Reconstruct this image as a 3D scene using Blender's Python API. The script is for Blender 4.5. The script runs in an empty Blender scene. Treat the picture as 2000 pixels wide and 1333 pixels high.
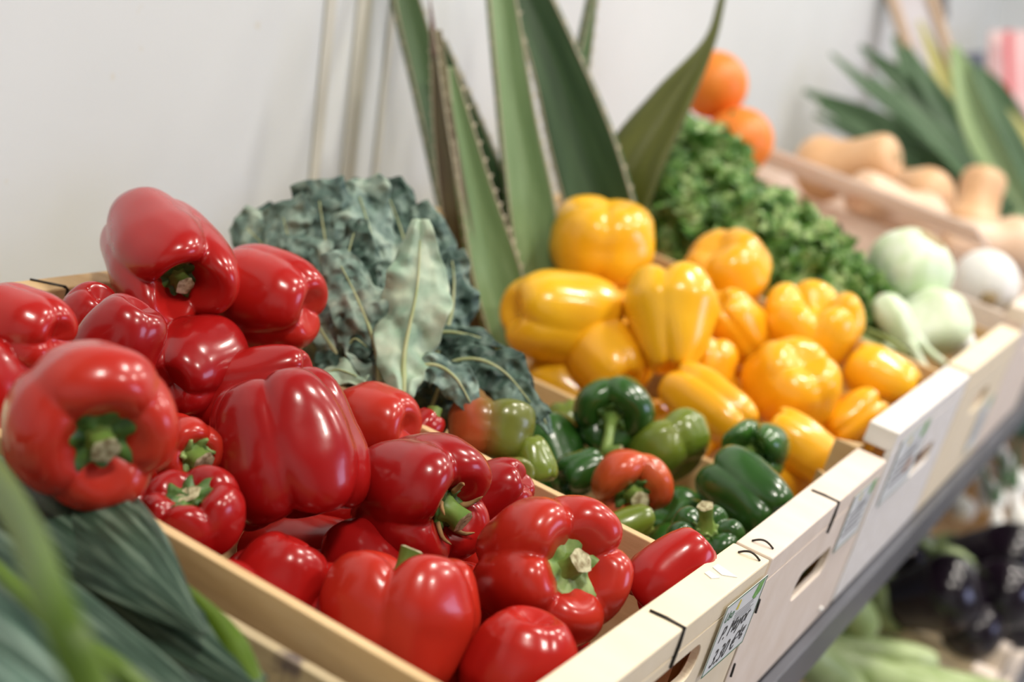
import bpy, bmesh, math, random
from mathutils import Vector, Matrix, noise
sc = bpy.context.scene
C = sc.collection
PI = math.pi
rnd = random.Random(7)

# ------------------------------------------------------------------ frames
F = 2980.0                                    # focal length in pixels of the 2000x1333 frame
Uc = Vector((.123, -.9715, -.2075)).normalized()          # gravity-up as the lens sees it
_yp = (Uc.x * 1520 + Uc.z * F) / (-Uc.y)
Xc = Vector((1520, _yp, F)).normalized()                  # direction of the display row
Yc = Uc.cross(Xc)
RW = Matrix((Xc, Yc, Uc))                                 # lens axes -> world
def ray(x, y): return Vector((x - 1000, y - 666.5, F)) / F
C0 = ray(1505, 1094) * .893                               # front corner of the red pepper crate = world origin
CAM = RW @ (-C0)
def W(x, y, d): return RW @ (ray(x, y) * d - C0)          # a point seen at (x, y), d metres deep
TILT = math.radians(11)
TM = Matrix.Rotation(TILT, 3, 'X')                        # the display slopes down to the customer
def S(x, y, z): return TM @ Vector((x, y, z))             # shelf frame -> world
def toS(w): return TM.transposed() @ w
def H(x, y, h):                                           # where the line of sight meets the plane h above the crate tops
    o = toS(CAM); d = toS(RW @ ray(x, y)); k = (h - o.z) / d.z
    return TM @ (o + d * k)
def HY(x, y, v):
    o = toS(CAM); d = toS(RW @ ray(x, y)); k = (v - o.y) / d.y
    return TM @ (o + d * k)
def V(r, u, t): return (RW @ Vector((r, -u, -t))).normalized()   # right / up / toward the viewer -> world direction
UPS = TM @ Vector((0, 0, 1))

# ------------------------------------------------------------------ materials
def mat(name, col, rough=.5, spec=.5, coat=0, sss=0, emis=None, trans=0):
    m = bpy.data.materials.new(name); m.use_nodes = True
    b = m.node_tree.nodes['Principled BSDF']
    b.inputs['Base Color'].default_value = (*col, 1)
    b.inputs['Roughness'].default_value = rough
    b.inputs['Specular IOR Level'].default_value = spec
    b.inputs['Coat Weight'].default_value = coat
    b.inputs['Coat Roughness'].default_value = .08
    if sss:
        b.inputs['Subsurface Weight'].default_value = sss
        b.inputs['Subsurface Radius'].default_value = (.006, .003, .001)
        b.inputs['Subsurface Scale'].default_value = 1
    if emis:
        b.inputs['Emission Color'].default_value = (*emis[0], 1); b.inputs['Emission Strength'].default_value = emis[1]
    return m
def nd(m, t, **kw):
    n = m.node_tree.nodes.new(t)
    for k, v in kw.items():
        if k in n.inputs: n.inputs[k].default_value = v
        else: setattr(n, k, v)
    return n
def lk(m, a, b): m.node_tree.links.new(a, b)
def coords(m, scale=(1, 1, 1)):
    tc = nd(m, 'ShaderNodeTexCoord'); mp = nd(m, 'ShaderNodeMapping'); mp.inputs['Scale'].default_value = [abs(q) for q in scale]
    lk(m, tc.outputs['UV' if scale[0] < 0 else 'Object'], mp.inputs['Vector']); return mp.outputs['Vector']
def ramp(m, fac, stops):
    r = nd(m, 'ShaderNodeValToRGB'); e = r.color_ramp.elements
    while len(e) < len(stops): e.new(.5)
    for i, (p, c) in enumerate(stops): e[i].position = p; e[i].color = (*c, 1)
    lk(m, fac, r.inputs['Fac']); return r.outputs['Color']
def noisy(m, stops, scale=10, stretch=(1, 1, 1), detail=3, bump=0, bscale=None, rand=False, dist=.002, kind='noise'):
    b = m.node_tree.nodes['Principled BSDF']; v = coords(m, stretch)
    n = nd(m, 'ShaderNodeTexNoise', Scale=scale, Detail=detail); lk(m, v, n.inputs['Vector'])
    fac = n.outputs['Fac']
    if rand:
        oi = nd(m, 'ShaderNodeObjectInfo'); mx = nd(m, 'ShaderNodeMath', operation='MULTIPLY_ADD')
        lk(m, oi.outputs['Random'], mx.inputs[0]); mx.inputs[1].default_value = rand; 
        s = nd(m, 'ShaderNodeMath', operation='SUBTRACT'); lk(m, fac, s.inputs[0]); s.inputs[1].default_value = rand / 2
        lk(m, s.outputs[0], mx.inputs[2]); fac = mx.outputs[0]
    lk(m, ramp(m, fac, stops), b.inputs['Base Color'])
    if bump:
        if kind == 'noise': n2 = nd(m, 'ShaderNodeTexNoise', Scale=bscale or scale, Detail=4); o = n2.outputs['Fac']
        else: n2 = nd(m, 'ShaderNodeTexVoronoi', Scale=bscale or scale, feature='SMOOTH_F1'); o = n2.outputs['Distance']
        lk(m, v, n2.inputs['Vector'])
        bp = nd(m, 'ShaderNodeBump', Strength=bump, Distance=dist); lk(m, o, bp.inputs['Height']); lk(m, bp.outputs['Normal'], b.inputs['Normal'])
    return m

M = {}
M['red'] = noisy(mat('red pepper skin', (.5, .01, .01), .24, .4, .18), [(.25, (.30, .006, .006)), (.6, (.42, .011, .008)), (.9, (.52, .028, .010))], 9, rand=.5, bump=.12, bscale=26, dist=.004)
M['orangered'] = noisy(mat('orange red pepper skin', (.5, .01, .01), .26, .4, .18), [(.3, (.42, .014, .009)), (.7, (.52, .036, .014))], 9, bump=.12, bscale=26, dist=.004)
M['yellow'] = noisy(mat('yellow pepper skin', (.9, .45, .01), .28, .5, .3), [(.3, (.93, .42, .008)), (.65, (.95, .52, .014)), (.9, (.92, .34, .008))], 9, rand=.3, bump=.1, bscale=26, dist=.004)
M['green'] = noisy(mat('green pepper skin', (.05, .15, .02), .25, .5, .3), [(.3, (.016, .065, .010)), (.6, (.035, .12, .016)), (.85, (.09, .19, .03))], 14, rand=.25, bump=.2, bscale=50, dist=.003)
M['olive'] = noisy(mat('olive pepper skin', (.15, .2, .03), .27, .5, .3), [(.3, (.10, .17, .014)), (.55, (.17, .22, .025)), (.8, (.22, .17, .05))], 16, bump=.2, bscale=50, dist=.003)
M['orange'] = noisy(mat('orange pepper skin', (.6, .1, .02), .3, .5, .2), [(.3, (.56, .10, .022)), (.7, (.55, .05, .015))], 14, bump=.15, bscale=60, dist=.002)
M['mottled'] = noisy(mat('ripening pepper skin', (.3, .15, .03), .3, .5, .25), [(.38, (.42, .08, .022)), (.52, (.22, .12, .02)), (.62, (.14, .16, .02))], 9, bump=.15, bscale=60, dist=.002, detail=1)
m = M['mottled']; nt = m.node_tree                          # ripening: orange on one side, olive on the other
rp = [n for n in nt.nodes if n.type == 'VALTORGB'][0]; src = rp.inputs['Fac'].links[0].from_socket
dt = nd(m, 'ShaderNodeVectorMath', operation='DOT_PRODUCT'); lk(m, coords(m), dt.inputs[0]); dt.inputs[1].default_value = V(1, 0, 0) * 13
ad = nd(m, 'ShaderNodeMath', operation='ADD'); lk(m, dt.outputs['Value'], ad.inputs[0]); lk(m, src, ad.inputs[1]); lk(m, ad.outputs[0], rp.inputs['Fac'])
M['calyx'] = noisy(mat('calyx green', (.05, .13, .02), .45), [(.3, (.02, .065, .01)), (.7, (.10, .21, .035))], 120, bump=.3, bscale=200)
M['calyxpale'] = noisy(mat('pale calyx green', (.15, .3, .06), .45), [(.3, (.12, .24, .05)), (.7, (.34, .45, .15))], 120, bump=.3, bscale=200)
M['stem'] = noisy(mat('stem green', (.13, .24, .04), .45), [(.3, (.10, .20, .03)), (.75, (.26, .36, .08))], 60)
M['cut'] = noisy(mat('cut stem end', (.5, .48, .3), .8), [(.35, (.24, .19, .09)), (.6, (.55, .52, .32))], 260)
M['dry'] = mat('dry sepal', (.30, .17, .06), .8)
def wood(n, a, b, c=None, sc_=14, st=(6, 1, 6)):
    return noisy(mat(n, b, .62, .3), [(.3, a), (.62, b), (.85, c or b)], sc_, st, 5, bump=.08, bscale=60)
M['cream'] = wood('cream wood', (.82, .70, .49), (.85, .74, .54), (.87, .77, .58), 10, (3, 1, 3))
M['tan'] = wood('tan wood', (.58, .38, .18), (.68, .48, .25), (.74, .55, .31))
M['pinkwood'] = wood('pinkish wood', (.76, .64, .52), (.82, .71, .60), (.85, .75, .65), 10, (3, 1, 3))
M['white'] = wood('whitish wood', (.74, .70, .63), (.82, .79, .74), (.86, .84, .80))
M['brownwood'] = wood('brown wood', (.30, .19, .09), (.40, .26, .13), (.46, .31, .17))
# stained plywood of the leek crate
m = wood('stained plywood', (.42, .33, .19), (.55, .45, .28), (.60, .50, .32)); M['stained'] = m
n = nd(m, 'ShaderNodeTexNoise', Scale=38, Detail=3); lk(m, coords(m), n.inputs['Vector'])
b = m.node_tree.nodes['Principled BSDF']; src = b.inputs['Base Color'].links[0].from_socket
mx = nd(m, 'ShaderNodeMix', data_type='RGBA'); mx.inputs[7].default_value = (.10, .075, .085, 1)
mr = nd(m, 'ShaderNodeMapRange'); mr.inputs[1].default_value = .62; mr.inputs[2].default_value = .74; mr.inputs[4].default_value = .85
lk(m, n.outputs['Fac'], mr.inputs[0]); lk(m, mr.outputs[0], mx.inputs[0]); lk(m, src, mx.inputs[6]); lk(m, mx.outputs[2], b.inputs['Base Color'])
M['wire'] = mat('dark wire', (.05, .045, .04), .4); M['wire'].node_tree.nodes['Principled BSDF'].inputs['Metallic'].default_value = .8
M['paper'] = mat('label paper', (.72, .74, .72), .55)
M['film'] = mat('clear label film edge', (.62, .58, .50), .2)
M['gline'] = mat('label green line', (.03, .14, .06), .5)
M['gleaf'] = noisy(mat('label green leaf', (.12, .36, .06), .5), [(.4, (.10, .32, .05)), (.6, (.20, .45, .10))], 300)
M['ylw'] = mat('label yellow mark', (.65, .55, .06), .5)
M['orangemark'] = mat('label orange mark', (.45, .20, .08), .5)
M['ink'] = mat('black ink', (.015, .015, .02), .5)
M['greyink'] = mat('grey print', (.22, .22, .23), .5)
M['shelf'] = noisy(mat('grey metal shelf', (.16, .17, .2), .4, .5), [(.3, (.05, .053, .065)), (.7, (.085, .09, .11))], 8)
M['dark'] = mat('dark recess', (.03, .026, .022), .8)
# kale
def leafmat(n, stops, scale, st=(1, 1, 1), bump=.4, bscale=90, dist=.004, rough=.5, kind='noise'):
    return noisy(mat(n, stops[0][1], rough, .35), stops, scale, st, 4, bump=bump, bscale=bscale, dist=dist, kind=kind)
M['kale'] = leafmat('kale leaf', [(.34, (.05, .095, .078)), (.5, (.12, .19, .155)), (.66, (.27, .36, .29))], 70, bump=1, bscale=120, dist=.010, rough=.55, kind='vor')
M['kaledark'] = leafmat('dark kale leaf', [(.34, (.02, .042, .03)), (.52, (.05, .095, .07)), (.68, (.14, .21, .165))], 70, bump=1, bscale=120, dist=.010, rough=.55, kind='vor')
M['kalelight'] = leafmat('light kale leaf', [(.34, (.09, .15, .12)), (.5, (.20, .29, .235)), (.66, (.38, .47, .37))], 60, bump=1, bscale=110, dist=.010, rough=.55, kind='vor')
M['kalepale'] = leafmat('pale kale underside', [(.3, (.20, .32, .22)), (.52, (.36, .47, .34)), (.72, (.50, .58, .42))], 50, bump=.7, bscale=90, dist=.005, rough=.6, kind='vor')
M['rib'] = noisy(mat('kale midrib', (.42, .46, .2), .5), [(.35, (.34, .40, .17)), (.7, (.50, .52, .28))], 60)
M['agl'] = leafmat('light agave', [(.3, (.11, .19, .065)), (.55, (.17, .27, .11)), (.75, (.25, .36, .19))], 40, (-2.2, .22, 1), .10, 60, rough=.45)
M['agd'] = leafmat('dark agave', [(.3, (.025, .062, .022)), (.6, (.055, .11, .045)), (.8, (.08, .15, .07))], 40, (-2.2, .22, 1), .10, 60, rough=.42)
M['agm'] = leafmat('mid agave', [(.3, (.055, .105, .036)), (.6, (.10, .17, .066)), (.8, (.14, .23, .10))], 40, (-2.2, .22, 1), .10, 60, rough=.45)
M['ago'] = leafmat('olive agave', [(.3, (.055, .065, .008)), (.6, (.095, .11, .014)), (.8, (.13, .14, .03))], 40, (-2.2, .22, 1), .10, 60, rough=.45)
M['agb'] = leafmat('brown agave', [(.3, (.085, .055, .035)), (.55, (.12, .10, .045)), (.75, (.16, .16, .06))], 40, (-2.2, .22, 1), .10, 60, rough=.5)
M['spine'] = mat('agave margin', (.42, .38, .26), .6)
M['tipspine'] = mat('brown agave tip', (.13, .06, .045), .6)
M['orangefruit'] = noisy(mat('orange peel', (.85, .23, .02), .42, .5), [(.3, (.84, .20, .015)), (.7, (.88, .28, .03))], 20, bump=.2, bscale=220, dist=.001)
M['squash'] = noisy(mat('squash skin', (.74, .45, .24), .42, .4), [(.3, (.68, .40, .20)), (.7, (.78, .52, .30))], 16)
M['squashpale'] = noisy(mat('pale squash skin', (.8, .58, .4), .42, .4), [(.3, (.76, .52, .34)), (.7, (.82, .62, .45))], 16)
M['fennel'] = noisy(mat('fennel bulb', (.7, .8, .58), .4, .5), [(.3, (.56, .72, .42)), (.55, (.72, .82, .62)), (.8, (.82, .88, .78))], 22, (3, 3, .5))
M['whiteveg'] = noisy(mat('white bulb', (.84, .84, .8), .4, .5), [(.3, (.78, .78, .70)), (.7, (.88, .88, .87))], 18, (3, 3, .5))
M['root'] = mat('brown root end', (.42, .32, .17), .8)
M['parsley'] = leafmat('parsley leaf', [(.36, (.03, .10, .012)), (.5, (.11, .25, .04)), (.64, (.40, .53, .22))], 60, bump=.2, rough=.42)  # ramp ends paint in the shaded depths and the leaf highlights
M['parsleystem'] = mat('parsley stem', (.24, .30, .09), .5)
M['leek'] = leafmat('leek leaf', [(.36, (.012, .030, .018)), (.5, (.036, .072, .046)), (.64, (.14, .20, .145))], 90, (-2.6, .14, 1), .6, 150, .003, .40)
M['leekpale'] = leafmat('bluish leek leaf', [(.36, (.05, .10, .072)), (.5, (.11, .19, .145)), (.64, (.22, .31, .25))], 90, (-2.6, .10, 1), .5, 150, .002, .40)
M['leekbright'] = leafmat('bright leek leaf', [(.3, (.055, .105, .006)), (.6, (.09, .16, .011)), (.8, (.13, .21, .02))], 70, (-2.6, .1, 1), .3, 150, .001, .4)
M['bgleaf'] = leafmat('far leek leaf', [(.3, (.03, .075, .03)), (.55, (.07, .14, .06)), (.8, (.14, .23, .11))], 40, (-2, .15, 1), .1)
M['bgleafpale'] = leafmat('far pale leek leaf', [(.3, (.24, .38, .16)), (.6, (.38, .52, .26)), (.8, (.50, .62, .36))], 40, (-2, .15, 1), .1)
M['bgleafyellow'] = leafmat('far yellowing leek leaf', [(.3, (.40, .38, .10)), (.6, (.52, .48, .17)), (.8, (.58, .55, .26))], 40, (-2, .15, 1), .1)
M['shaft'] = noisy(mat('leek shaft', (.7, .78, .5), .4), [(.3, (.60, .72, .40)), (.7, (.80, .84, .66))], 30, (2, 2, .3))
M['egg'] = noisy(mat('aubergine skin', (.008, .005, .01), .2, .45, .1), [(.3, (.005, .004, .006)), (.7, (.014, .006, .014))], 10)
M['eggcal'] = noisy(mat('aubergine cap', (.10, .17, .05), .5), [(.3, (.14, .20, .07)), (.7, (.28, .36, .15))], 40)
M['palegreen'] = noisy(mat('pale green marrow', (.4, .5, .22), .4), [(.3, (.26, .36, .11)), (.55, (.40, .50, .22)), (.8, (.60, .68, .44))], 18, (1, 1, 1))
M['card'] = noisy(mat('brown cardboard', (.5, .36, .24), .8, .2), [(.3, (.46, .32, .21)), (.7, (.56, .42, .30))], 12)
M['pinkcard'] = noisy(mat('pale cardboard', (.62, .48, .38), .8, .2), [(.3, (.80, .68, .59)), (.7, (.86, .76, .67))], 12)

# ------------------------------------------------------------------ object helpers
def link(name, verts, faces, material, parent=None, smooth=True, midx=None):
    me = bpy.data.meshes.new(name); me.from_pydata([tuple(v) for v in verts], [], faces); me.update()
    if smooth:
        for p in me.polygons: p.use_smooth = True
    ms = material if isinstance(material, (list, tuple)) else [material]
    for x in ms: me.materials.append(x)
    if midx:
        for p, i in zip(me.polygons, midx): p.material_index = i
    o = bpy.data.objects.new(name, me); C.objects.link(o)
    if parent: o.parent = parent
    return o
def tag(o, label=None, cat=None, group=None, kind=None):
    if label: o['label'] = label
    if cat: o['category'] = cat
    if group: o['group'] = group
    if kind: o['kind'] = kind
    return o
def thing(name, label, cat, loc, group=None, rot=None):
    o = bpy.data.objects.new(name, None); C.objects.link(o); o.location = loc
    o.empty_display_size = .02
    if rot: o.rotation_euler = rot
    return tag(o, label, cat, group)
def mod(o, t, **kw):
    x = o.modifiers.new(t, t)
    for k, v in kw.items(): setattr(x, k, v)
    return x
def boxv(x0, x1, y0, y1, z0, z1):
    v = [Vector((x, y, z)) for z in (z0, z1) for y in (y0, y1) for x in (x0, x1)]
    return v, [(0, 2, 3, 1), (4, 5, 7, 6), (0, 1, 5, 4), (2, 6, 7, 3), (0, 4, 6, 2), (1, 3, 7, 5)]
def box(name, b, material, parent=None, bev=.0015):
    v, f = boxv(*b); o = link(name, v, f, material, parent, False)
    if bev: mod(o, 'BEVEL', width=bev, segments=2)
    return o
def spline(P, n):                                         # Catmull-Rom through points or numbers
    k = len(P); out = []
    for i in range(n):
        t = i / (n - 1) * (k - 1); j = min(int(t), k - 2); u = t - j
        p0 = P[j - 1] if j > 0 else P[0] * 2 - P[1]; p1 = P[j]; p2 = P[j + 1]; p3 = P[j + 2] if j + 2 < k else P[-1] * 2 - P[-2]
        out.append((p1 * 2 + (p2 - p0) * u + (p0 * 2 - p1 * 5 + p2 * 4 - p3) * (u * u) + (p1 * 3 - p0 - p2 * 3 + p3) * (u * u * u)) * .5)
    return out
def tube_geo(P, R, n=10, cap=True):
    vs, fs = [], []; ref = None
    for i, p in enumerate(P):
        t = (P[min(i + 1, len(P) - 1)] - P[max(i - 1, 0)]).normalized()
        if ref is None: ref = t.orthogonal().normalized()
        ref = (ref - t * ref.dot(t)).normalized(); b_ = t.cross(ref)
        for k in range(n):
            a = 2 * PI * k / n; vs.append(p + (ref * math.cos(a) + b_ * math.sin(a)) * R[i])
    for i in range(len(P) - 1):
        for k in range(n):
            k2 = (k + 1) % n; fs.append((i * n + k, i * n + k2, (i + 1) * n + k2, (i + 1) * n + k))
    if cap:
        fs.append(tuple(range(n - 1, -1, -1))); fs.append(tuple((len(P) - 1) * n + k for k in range(n)))
    return vs, fs
def tube(name, P, R, material, parent=None, n=10, endmat=None):
    vs, fs = tube_geo(P, R, n)
    if endmat: return link(name, vs, fs, [material, endmat], parent, True, [0] * (len(fs) - 1) + [1])
    return link(name, vs, fs, material, parent)
def lathe(prof, n=40, fn=None):                           # profile (r, z) from top to bottom, optional fn(theta, i, r, z)->(r, z)
    vs, fs = [], []
    for i, (r, z) in enumerate(prof):
        for k in range(n):
            th = 2 * PI * k / n
            r2, z2 = fn(th, i, r, z) if fn else (r, z)
            vs.append(Vector((r2 * math.cos(th), r2 * math.sin(th), z2)))
    for i in range(len(prof) - 1):
        for k in range(n):
            k2 = (k + 1) % n; fs.append((i * n + k, (i + 1) * n + k, (i + 1) * n + k2, i * n + k2))
    fs.append(tuple(range(n))); fs.append(tuple((len(prof) - 1) * n + k for k in range(n - 1, -1, -1)))
    return vs, fs
def frame(axis, roll=0):
    z = axis.normalized(); x = Vector((0, 0, 1)).cross(z)
    if x.length < .05: x = Vector((1, 0, 0)).cross(z)
    x.normalize(); y = z.cross(x)
    return Matrix((x, y, z)).transposed() @ Matrix.Rotation(roll, 3, 'Z')
def place(vs, fr, c): return [fr @ v + c for v in vs]

# ------------------------------------------------------------------ bell peppers
PROF = [(.10, .30), (.22, .315), (.36, .40), (.55, .495), (.76, .485), (.92, .37), (1.0, .18), (.995, 0), (.965, -.17), (.90, -.32), (.75, -.445), (.50, -.505), (.25, -.46), (.05, -.42)]
def pepper_shape(L, D, lobes, seed, taper=.9, lobe=.17, shoulder=.05, dimple=1.0, squash=0, bend=0):
    r_ = random.Random(seed); R = D / 2
    off = [r_.uniform(-.22, .22) for _ in range(lobes)]; amp = [r_.uniform(.72, 1.2) for _ in range(lobes)]
    pr = []
    rs = spline([p[0] for p in PROF], 46); zs = spline([p[1] for p in PROF], 46)
    for a, b_ in zip(rs, zs):
        if b_ < .18 : a *= 1 - (1 - taper) * min(1, (.18 - b_) / .6)
        pr.append((max(a, .02), b_))
    cen = sorted((2 * PI * (k + off[k]) / lobes) for k in range(lobes))
    half = []
    def lf(th):
        # distance to the lobe borders (midpoints between neighbouring centres)
        best = None
        for k in range(lobes):
            c = cen[k]; nx = cen[(k + 1) % lobes] + (2 * PI if k == lobes - 1 else 0); pv = cen[k - 1] - (2 * PI if k == 0 else 0)
            for t in (th, th + 2 * PI, th - 2 * PI):
                lo, hi = (pv + c) / 2, (c + nx) / 2
                if lo <= t < hi:
                    u = (t - c) / ((hi - c) if t > c else (c - lo))
                    return (1 - abs(u) ** 2.6) * amp[k], amp[k]
        return .5, 1
    n = 96; vs, fs = [], []
    cache = [lf(2 * PI * k / n) for k in range(n)]
    ph = Vector((r_.uniform(0, 9), r_.uniform(0, 9), r_.uniform(0, 9)))
    for i, (rr, zz) in enumerate(pr):
        s = i / (len(pr) - 1)
        a = lobe * .72 * (1.0 - .58 * math.exp(-((s - .52) / .20) ** 2)) * (1 if s < .55 else .75)
        cav = 1 if .04 < s else .3
        for k in range(n):
            th = 2 * PI * k / n; f, am = cache[k]
            m_ = 1 + a * cav * (f - .62) * 1.55
            z = zz
            if s < .5: z += shoulder * (f - .55) * math.sin(PI * min(1, s / .45)) * 1.6
            else: z -= .03 * dimple * (f - .5) * math.sin(PI * max(0, (s - .55) / .45)) * 1.8 + (.05 * (am - 1)) * (s > .7)
            x, y = rr * m_ * math.cos(th) * (1 + squash), rr * m_ * math.sin(th) * (1 - squash)
            w = noise.noise(Vector((x, y, z * 1.6)) * 1.5 + ph) * .05
            x *= 1 + w; y *= 1 + w
            x += bend * (z * z * 2 - .2)
            vs.append(Vector((x * R, y * R, z * L)))
    for i in range(len(pr) - 1):
        for k in range(n):
            k2 = (k + 1) % n; fs.append((i * n + k, (i + 1) * n + k, (i + 1) * n + k2, i * n + k2))
    fs.append(tuple(range(n))); fs.append(tuple((len(pr) - 1) * n + k for k in range(n - 1, -1, -1)))
    return vs, fs, .305 * L, R
def pepper(kind, label, group, px, d, L, D, axis, roll=0, lobes=4, seed=1, face=None, m='red', stem=(.016, .0052, .25), cal='calyx', cr=.36, stemdir=None, dry=False, name=None, cupped=.25, stemhook=None, **kw):
    fr = frame(V(*axis), roll)
    if face is not None:                                   # turn the groove (or lobe) toward the viewer, plus an offset
        r_ = random.Random(seed); off = [r_.uniform(-.22, .22) for _ in range(lobes)]
        cn = sorted(2 * PI * (k + off[k]) / lobes for k in range(lobes)); g = (cn[0] + cn[1]) / 2 if face[0] == 'g' else cn[0]
        q = frame(V(*axis)).transposed() @ V(0, 0, 1); fr = frame(V(*axis), math.atan2(q.y, q.x) - g + face[1])
    if len(px) == 4:                                       # the extent it has in view fixes its real size and place
        vs, fs, z0, R = pepper_shape(L, D, lobes, seed, **kw)
        x, y, k = (px[0] + px[2]) / 2, (px[1] + px[3]) / 2, 1
        best = (9, 1); c = W(x, y, d); asp = (px[2] - px[0]) / (px[3] - px[1]); sub = vs[::5]
        for ra in (.72, .78, .84, .9, .95, 1, 1.05, 1.1, 1.17, 1.25, 1.33, 1.42):    # slimmer or stouter body
            q = [RW.transposed() @ (fr @ Vector((v.x, v.y, v.z * ra)) + c - CAM) for v in sub]
            xs_ = [p.x / p.z for p in q]; ys_ = [p.y / p.z for p in q]
            e = abs(math.log((max(xs_) - min(xs_)) / (max(ys_) - min(ys_)) / asp)) + .12 * abs(math.log(ra))
            if e < best[0]: best = (e, ra)
        L *= best[1]; vs = [Vector((v.x, v.y, v.z * best[1])) for v in vs]
        for it in range(3):
            c = W(x, y, d); q = [RW.transposed() @ (fr @ (v * k) + c - CAM) for v in vs]
            xs_ = [1000 + F * p.x / p.z for p in q]; ys_ = [666.5 + F * p.y / p.z for p in q]
            k *= math.sqrt((px[2] - px[0]) * (px[3] - px[1]) / ((max(xs_) - min(xs_)) * (max(ys_) - min(ys_))))
            x += (px[0] + px[2]) / 2 - (max(xs_) + min(xs_)) / 2; y += (px[1] + px[3]) / 2 - (max(ys_) + min(ys_)) / 2
        L *= k; D *= k; c = W(x, y, d)
    else: c = W(px[0], px[1], d) if len(px) == 2 else S(*px)
    vs, fs, z0, R = pepper_shape(L, D, lobes, seed, **kw)
    wv = place(vs, fr, Vector((0, 0, 0))); mz = min(v.z for v in wv)
    base = c + Vector((0, 0, mz))
    root = thing(name or (kind.replace(' ', '_')), label, 'bell pepper', base, group)
    o = link('body', [v + c - base for v in wv], fs, M[m], root)
    if stem is None: return root
    r2 = random.Random(seed + 50)
    # calyx: a pointed collar lying in the stem cavity
    cv, cf = [], []; np_ = 6 + seed % 2; n = np_ * 8
    R1 = cr * R
    for i in range(7):
        t = i / 6
        for k in range(n):
            th = 2 * PI * k / n; tooth = abs((k % 8) / 8 - .5) * 2
            rr = R1 * t * (1 + .20 * (tooth ** 1.6 - .4) * t * t + .10 * math.sin(th * 2 + seed) * t)
            zz = z0 + .0035 + cupped * (rr / R) ** 2 * L * .9 + .0015 * math.sin(th * np_) * t + tooth ** 2 * .0022 * t * t
            cv.append(Vector((rr * math.cos(th), rr * math.sin(th), zz)))
    for i in range(6):
        for k in range(n):
            k2 = (k + 1) % n; cf.append((i * n + k, i * n + k2, (i + 1) * n + k2, (i + 1) * n + k))
    co = link('calyx', [fr @ v + c - base for v in cv], cf, M[cal], root); mod(co, 'SOLIDIFY', thickness=.0016, offset=1)
    # stem: a bent, flaring stalk with a cut end
    sl, sr, sb = stem
    sd = Vector((math.cos(seed * 1.7), math.sin(seed * 1.7), 0)) if stemdir is None else (fr.transposed() @ V(*stemdir)); sd.z = 0
    P = [Vector((0, 0, z0 + sl * t)) + sd * (sl * sb * t * t) for t in (0, .2, .4, .6, .8, 1)]
    if stemhook: P += [P[-1] + fr.transposed() @ (V(*stemhook) * (.006 * q)) for q in (1, 2)]
    R_ = [sr * q for q in (2.0, 1.35, 1.05, .95, 1.0, 1.12, 1.15, 1.1)][:len(P)]
    P = [fr @ p + c - base for p in P]
    PP = spline(P, 14); RR = spline(R_, 14)
    vs2, fs2 = tube_geo(PP, RR, 14, False)
    for q in range(len(vs2)):                              # slight ribbing
        k = q % 14; i = q // 14; vs2[q] = PP[i] + (vs2[q] - PP[i]) * (1 + .09 * math.cos(5 * 2 * PI * k / 14))
    so = link('stem', vs2 + [PP[-1]], fs2, M['stem'], root)
    ct = (PP[-1] - PP[-3]).normalized(); rf = [vs2[13 * 14 + k] for k in range(14)]
    ev = rf + [PP[-1] + (v - PP[-1]) * .72 + ct * .0006 for v in rf] + [PP[-1] - ct * .0008]
    ef = [(k, (k + 1) % 14, 14 + (k + 1) % 14, 14 + k) for k in range(14)] + [(14 + k, 14 + (k + 1) % 14, 28) for k in range(14)]
    e_ = link('cut_end', ev, ef, M['cut'], so)
    if dry:
        for q in range(5):
            th = 2 * PI * q / 5 + .4
            P = [Vector((R1 * a * math.cos(th + b2), R1 * a * math.sin(th + b2), z0 + .004 + cupped * (R1 * a / R) ** 2 * L + z)) for a, b2, z in ((.9, 0, 0), (1.15, .05, .003), (1.4, .2, .006), (1.5, .4, .010))]
            tube('dry_sepal', spline([fr @ p + c - base for p in P], 8), [.0022, .002, .0018, .0016, .0014, .0012, .0009, .0003], M['dry'], root, 5)
    return root

RG = 'red bell peppers heaped in the front crate'
def red(label, *a, **k): return pepper('red bell pepper', label, RG, *a, **k)
red('topmost red bell pepper, perched against the wall with its green stem facing out', (195, 365, 470, 655), .97, .096, .088, (.46, -.46, .76), .0, 3, 3, face=("l", 1.55), lobe=.26, shoulder=.09, cr=.34, stem=(.013, .0055, .2), stemdir=(.5, -.5, 0))
red('three-lobed red bell pepper lying on its side right behind the topmost pepper, by the kale', (385, 475, 640, 690), 1.0, .104, .078, (-.90, .22, -.38), .3, 3, 12, lobe=.26, dimple=1.6, taper=.95)
red('smooth red bell pepper below the topmost one, with a broad violet shine', (128, 575, 330, 775), .85, .084, .064, (-.45, -.75, -.1), .4, 3, 5, taper=.9, lobe=.07, dimple=.3, m='red')
red('red bell pepper cut off by the left photo edge, above the large frontal one', (-70, 533, 134, 765), .79, .078, .060, (-.86, .12, -.3), .9, 4, 21, lobe=.16, dimple=.9)
red('large orange-red bell pepper overhanging the leeks at far left, its stem facing out', (0, 665, 352, 1003), .70, .084, .086, (.48, -.40, .78), .25, 4, 31, m='orangered', lobe=.19, cr=.46, stem=(.012, .0062, .15), stemdir=(.2, -.6, 0), cupped=.2, shoulder=.07)
red('red bell pepper mostly hidden behind the large orange-red one at the left edge', (-10, 790), .78, .07, .055, (-.3, .8, .2), .2, 4, 6)
red('sliver of a red bell pepper behind the smooth one, against the back board', (168, 640), .92, .05, .044, (-.4, -.6, -.3), .2, 3, 7, stem=None, lobe=.08)
red('dark shaded red bell pepper in the gap below the topmost one', (372, 715), .93, .07, .06, (.2, .3, -.9), .2, 3, 8)
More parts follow.
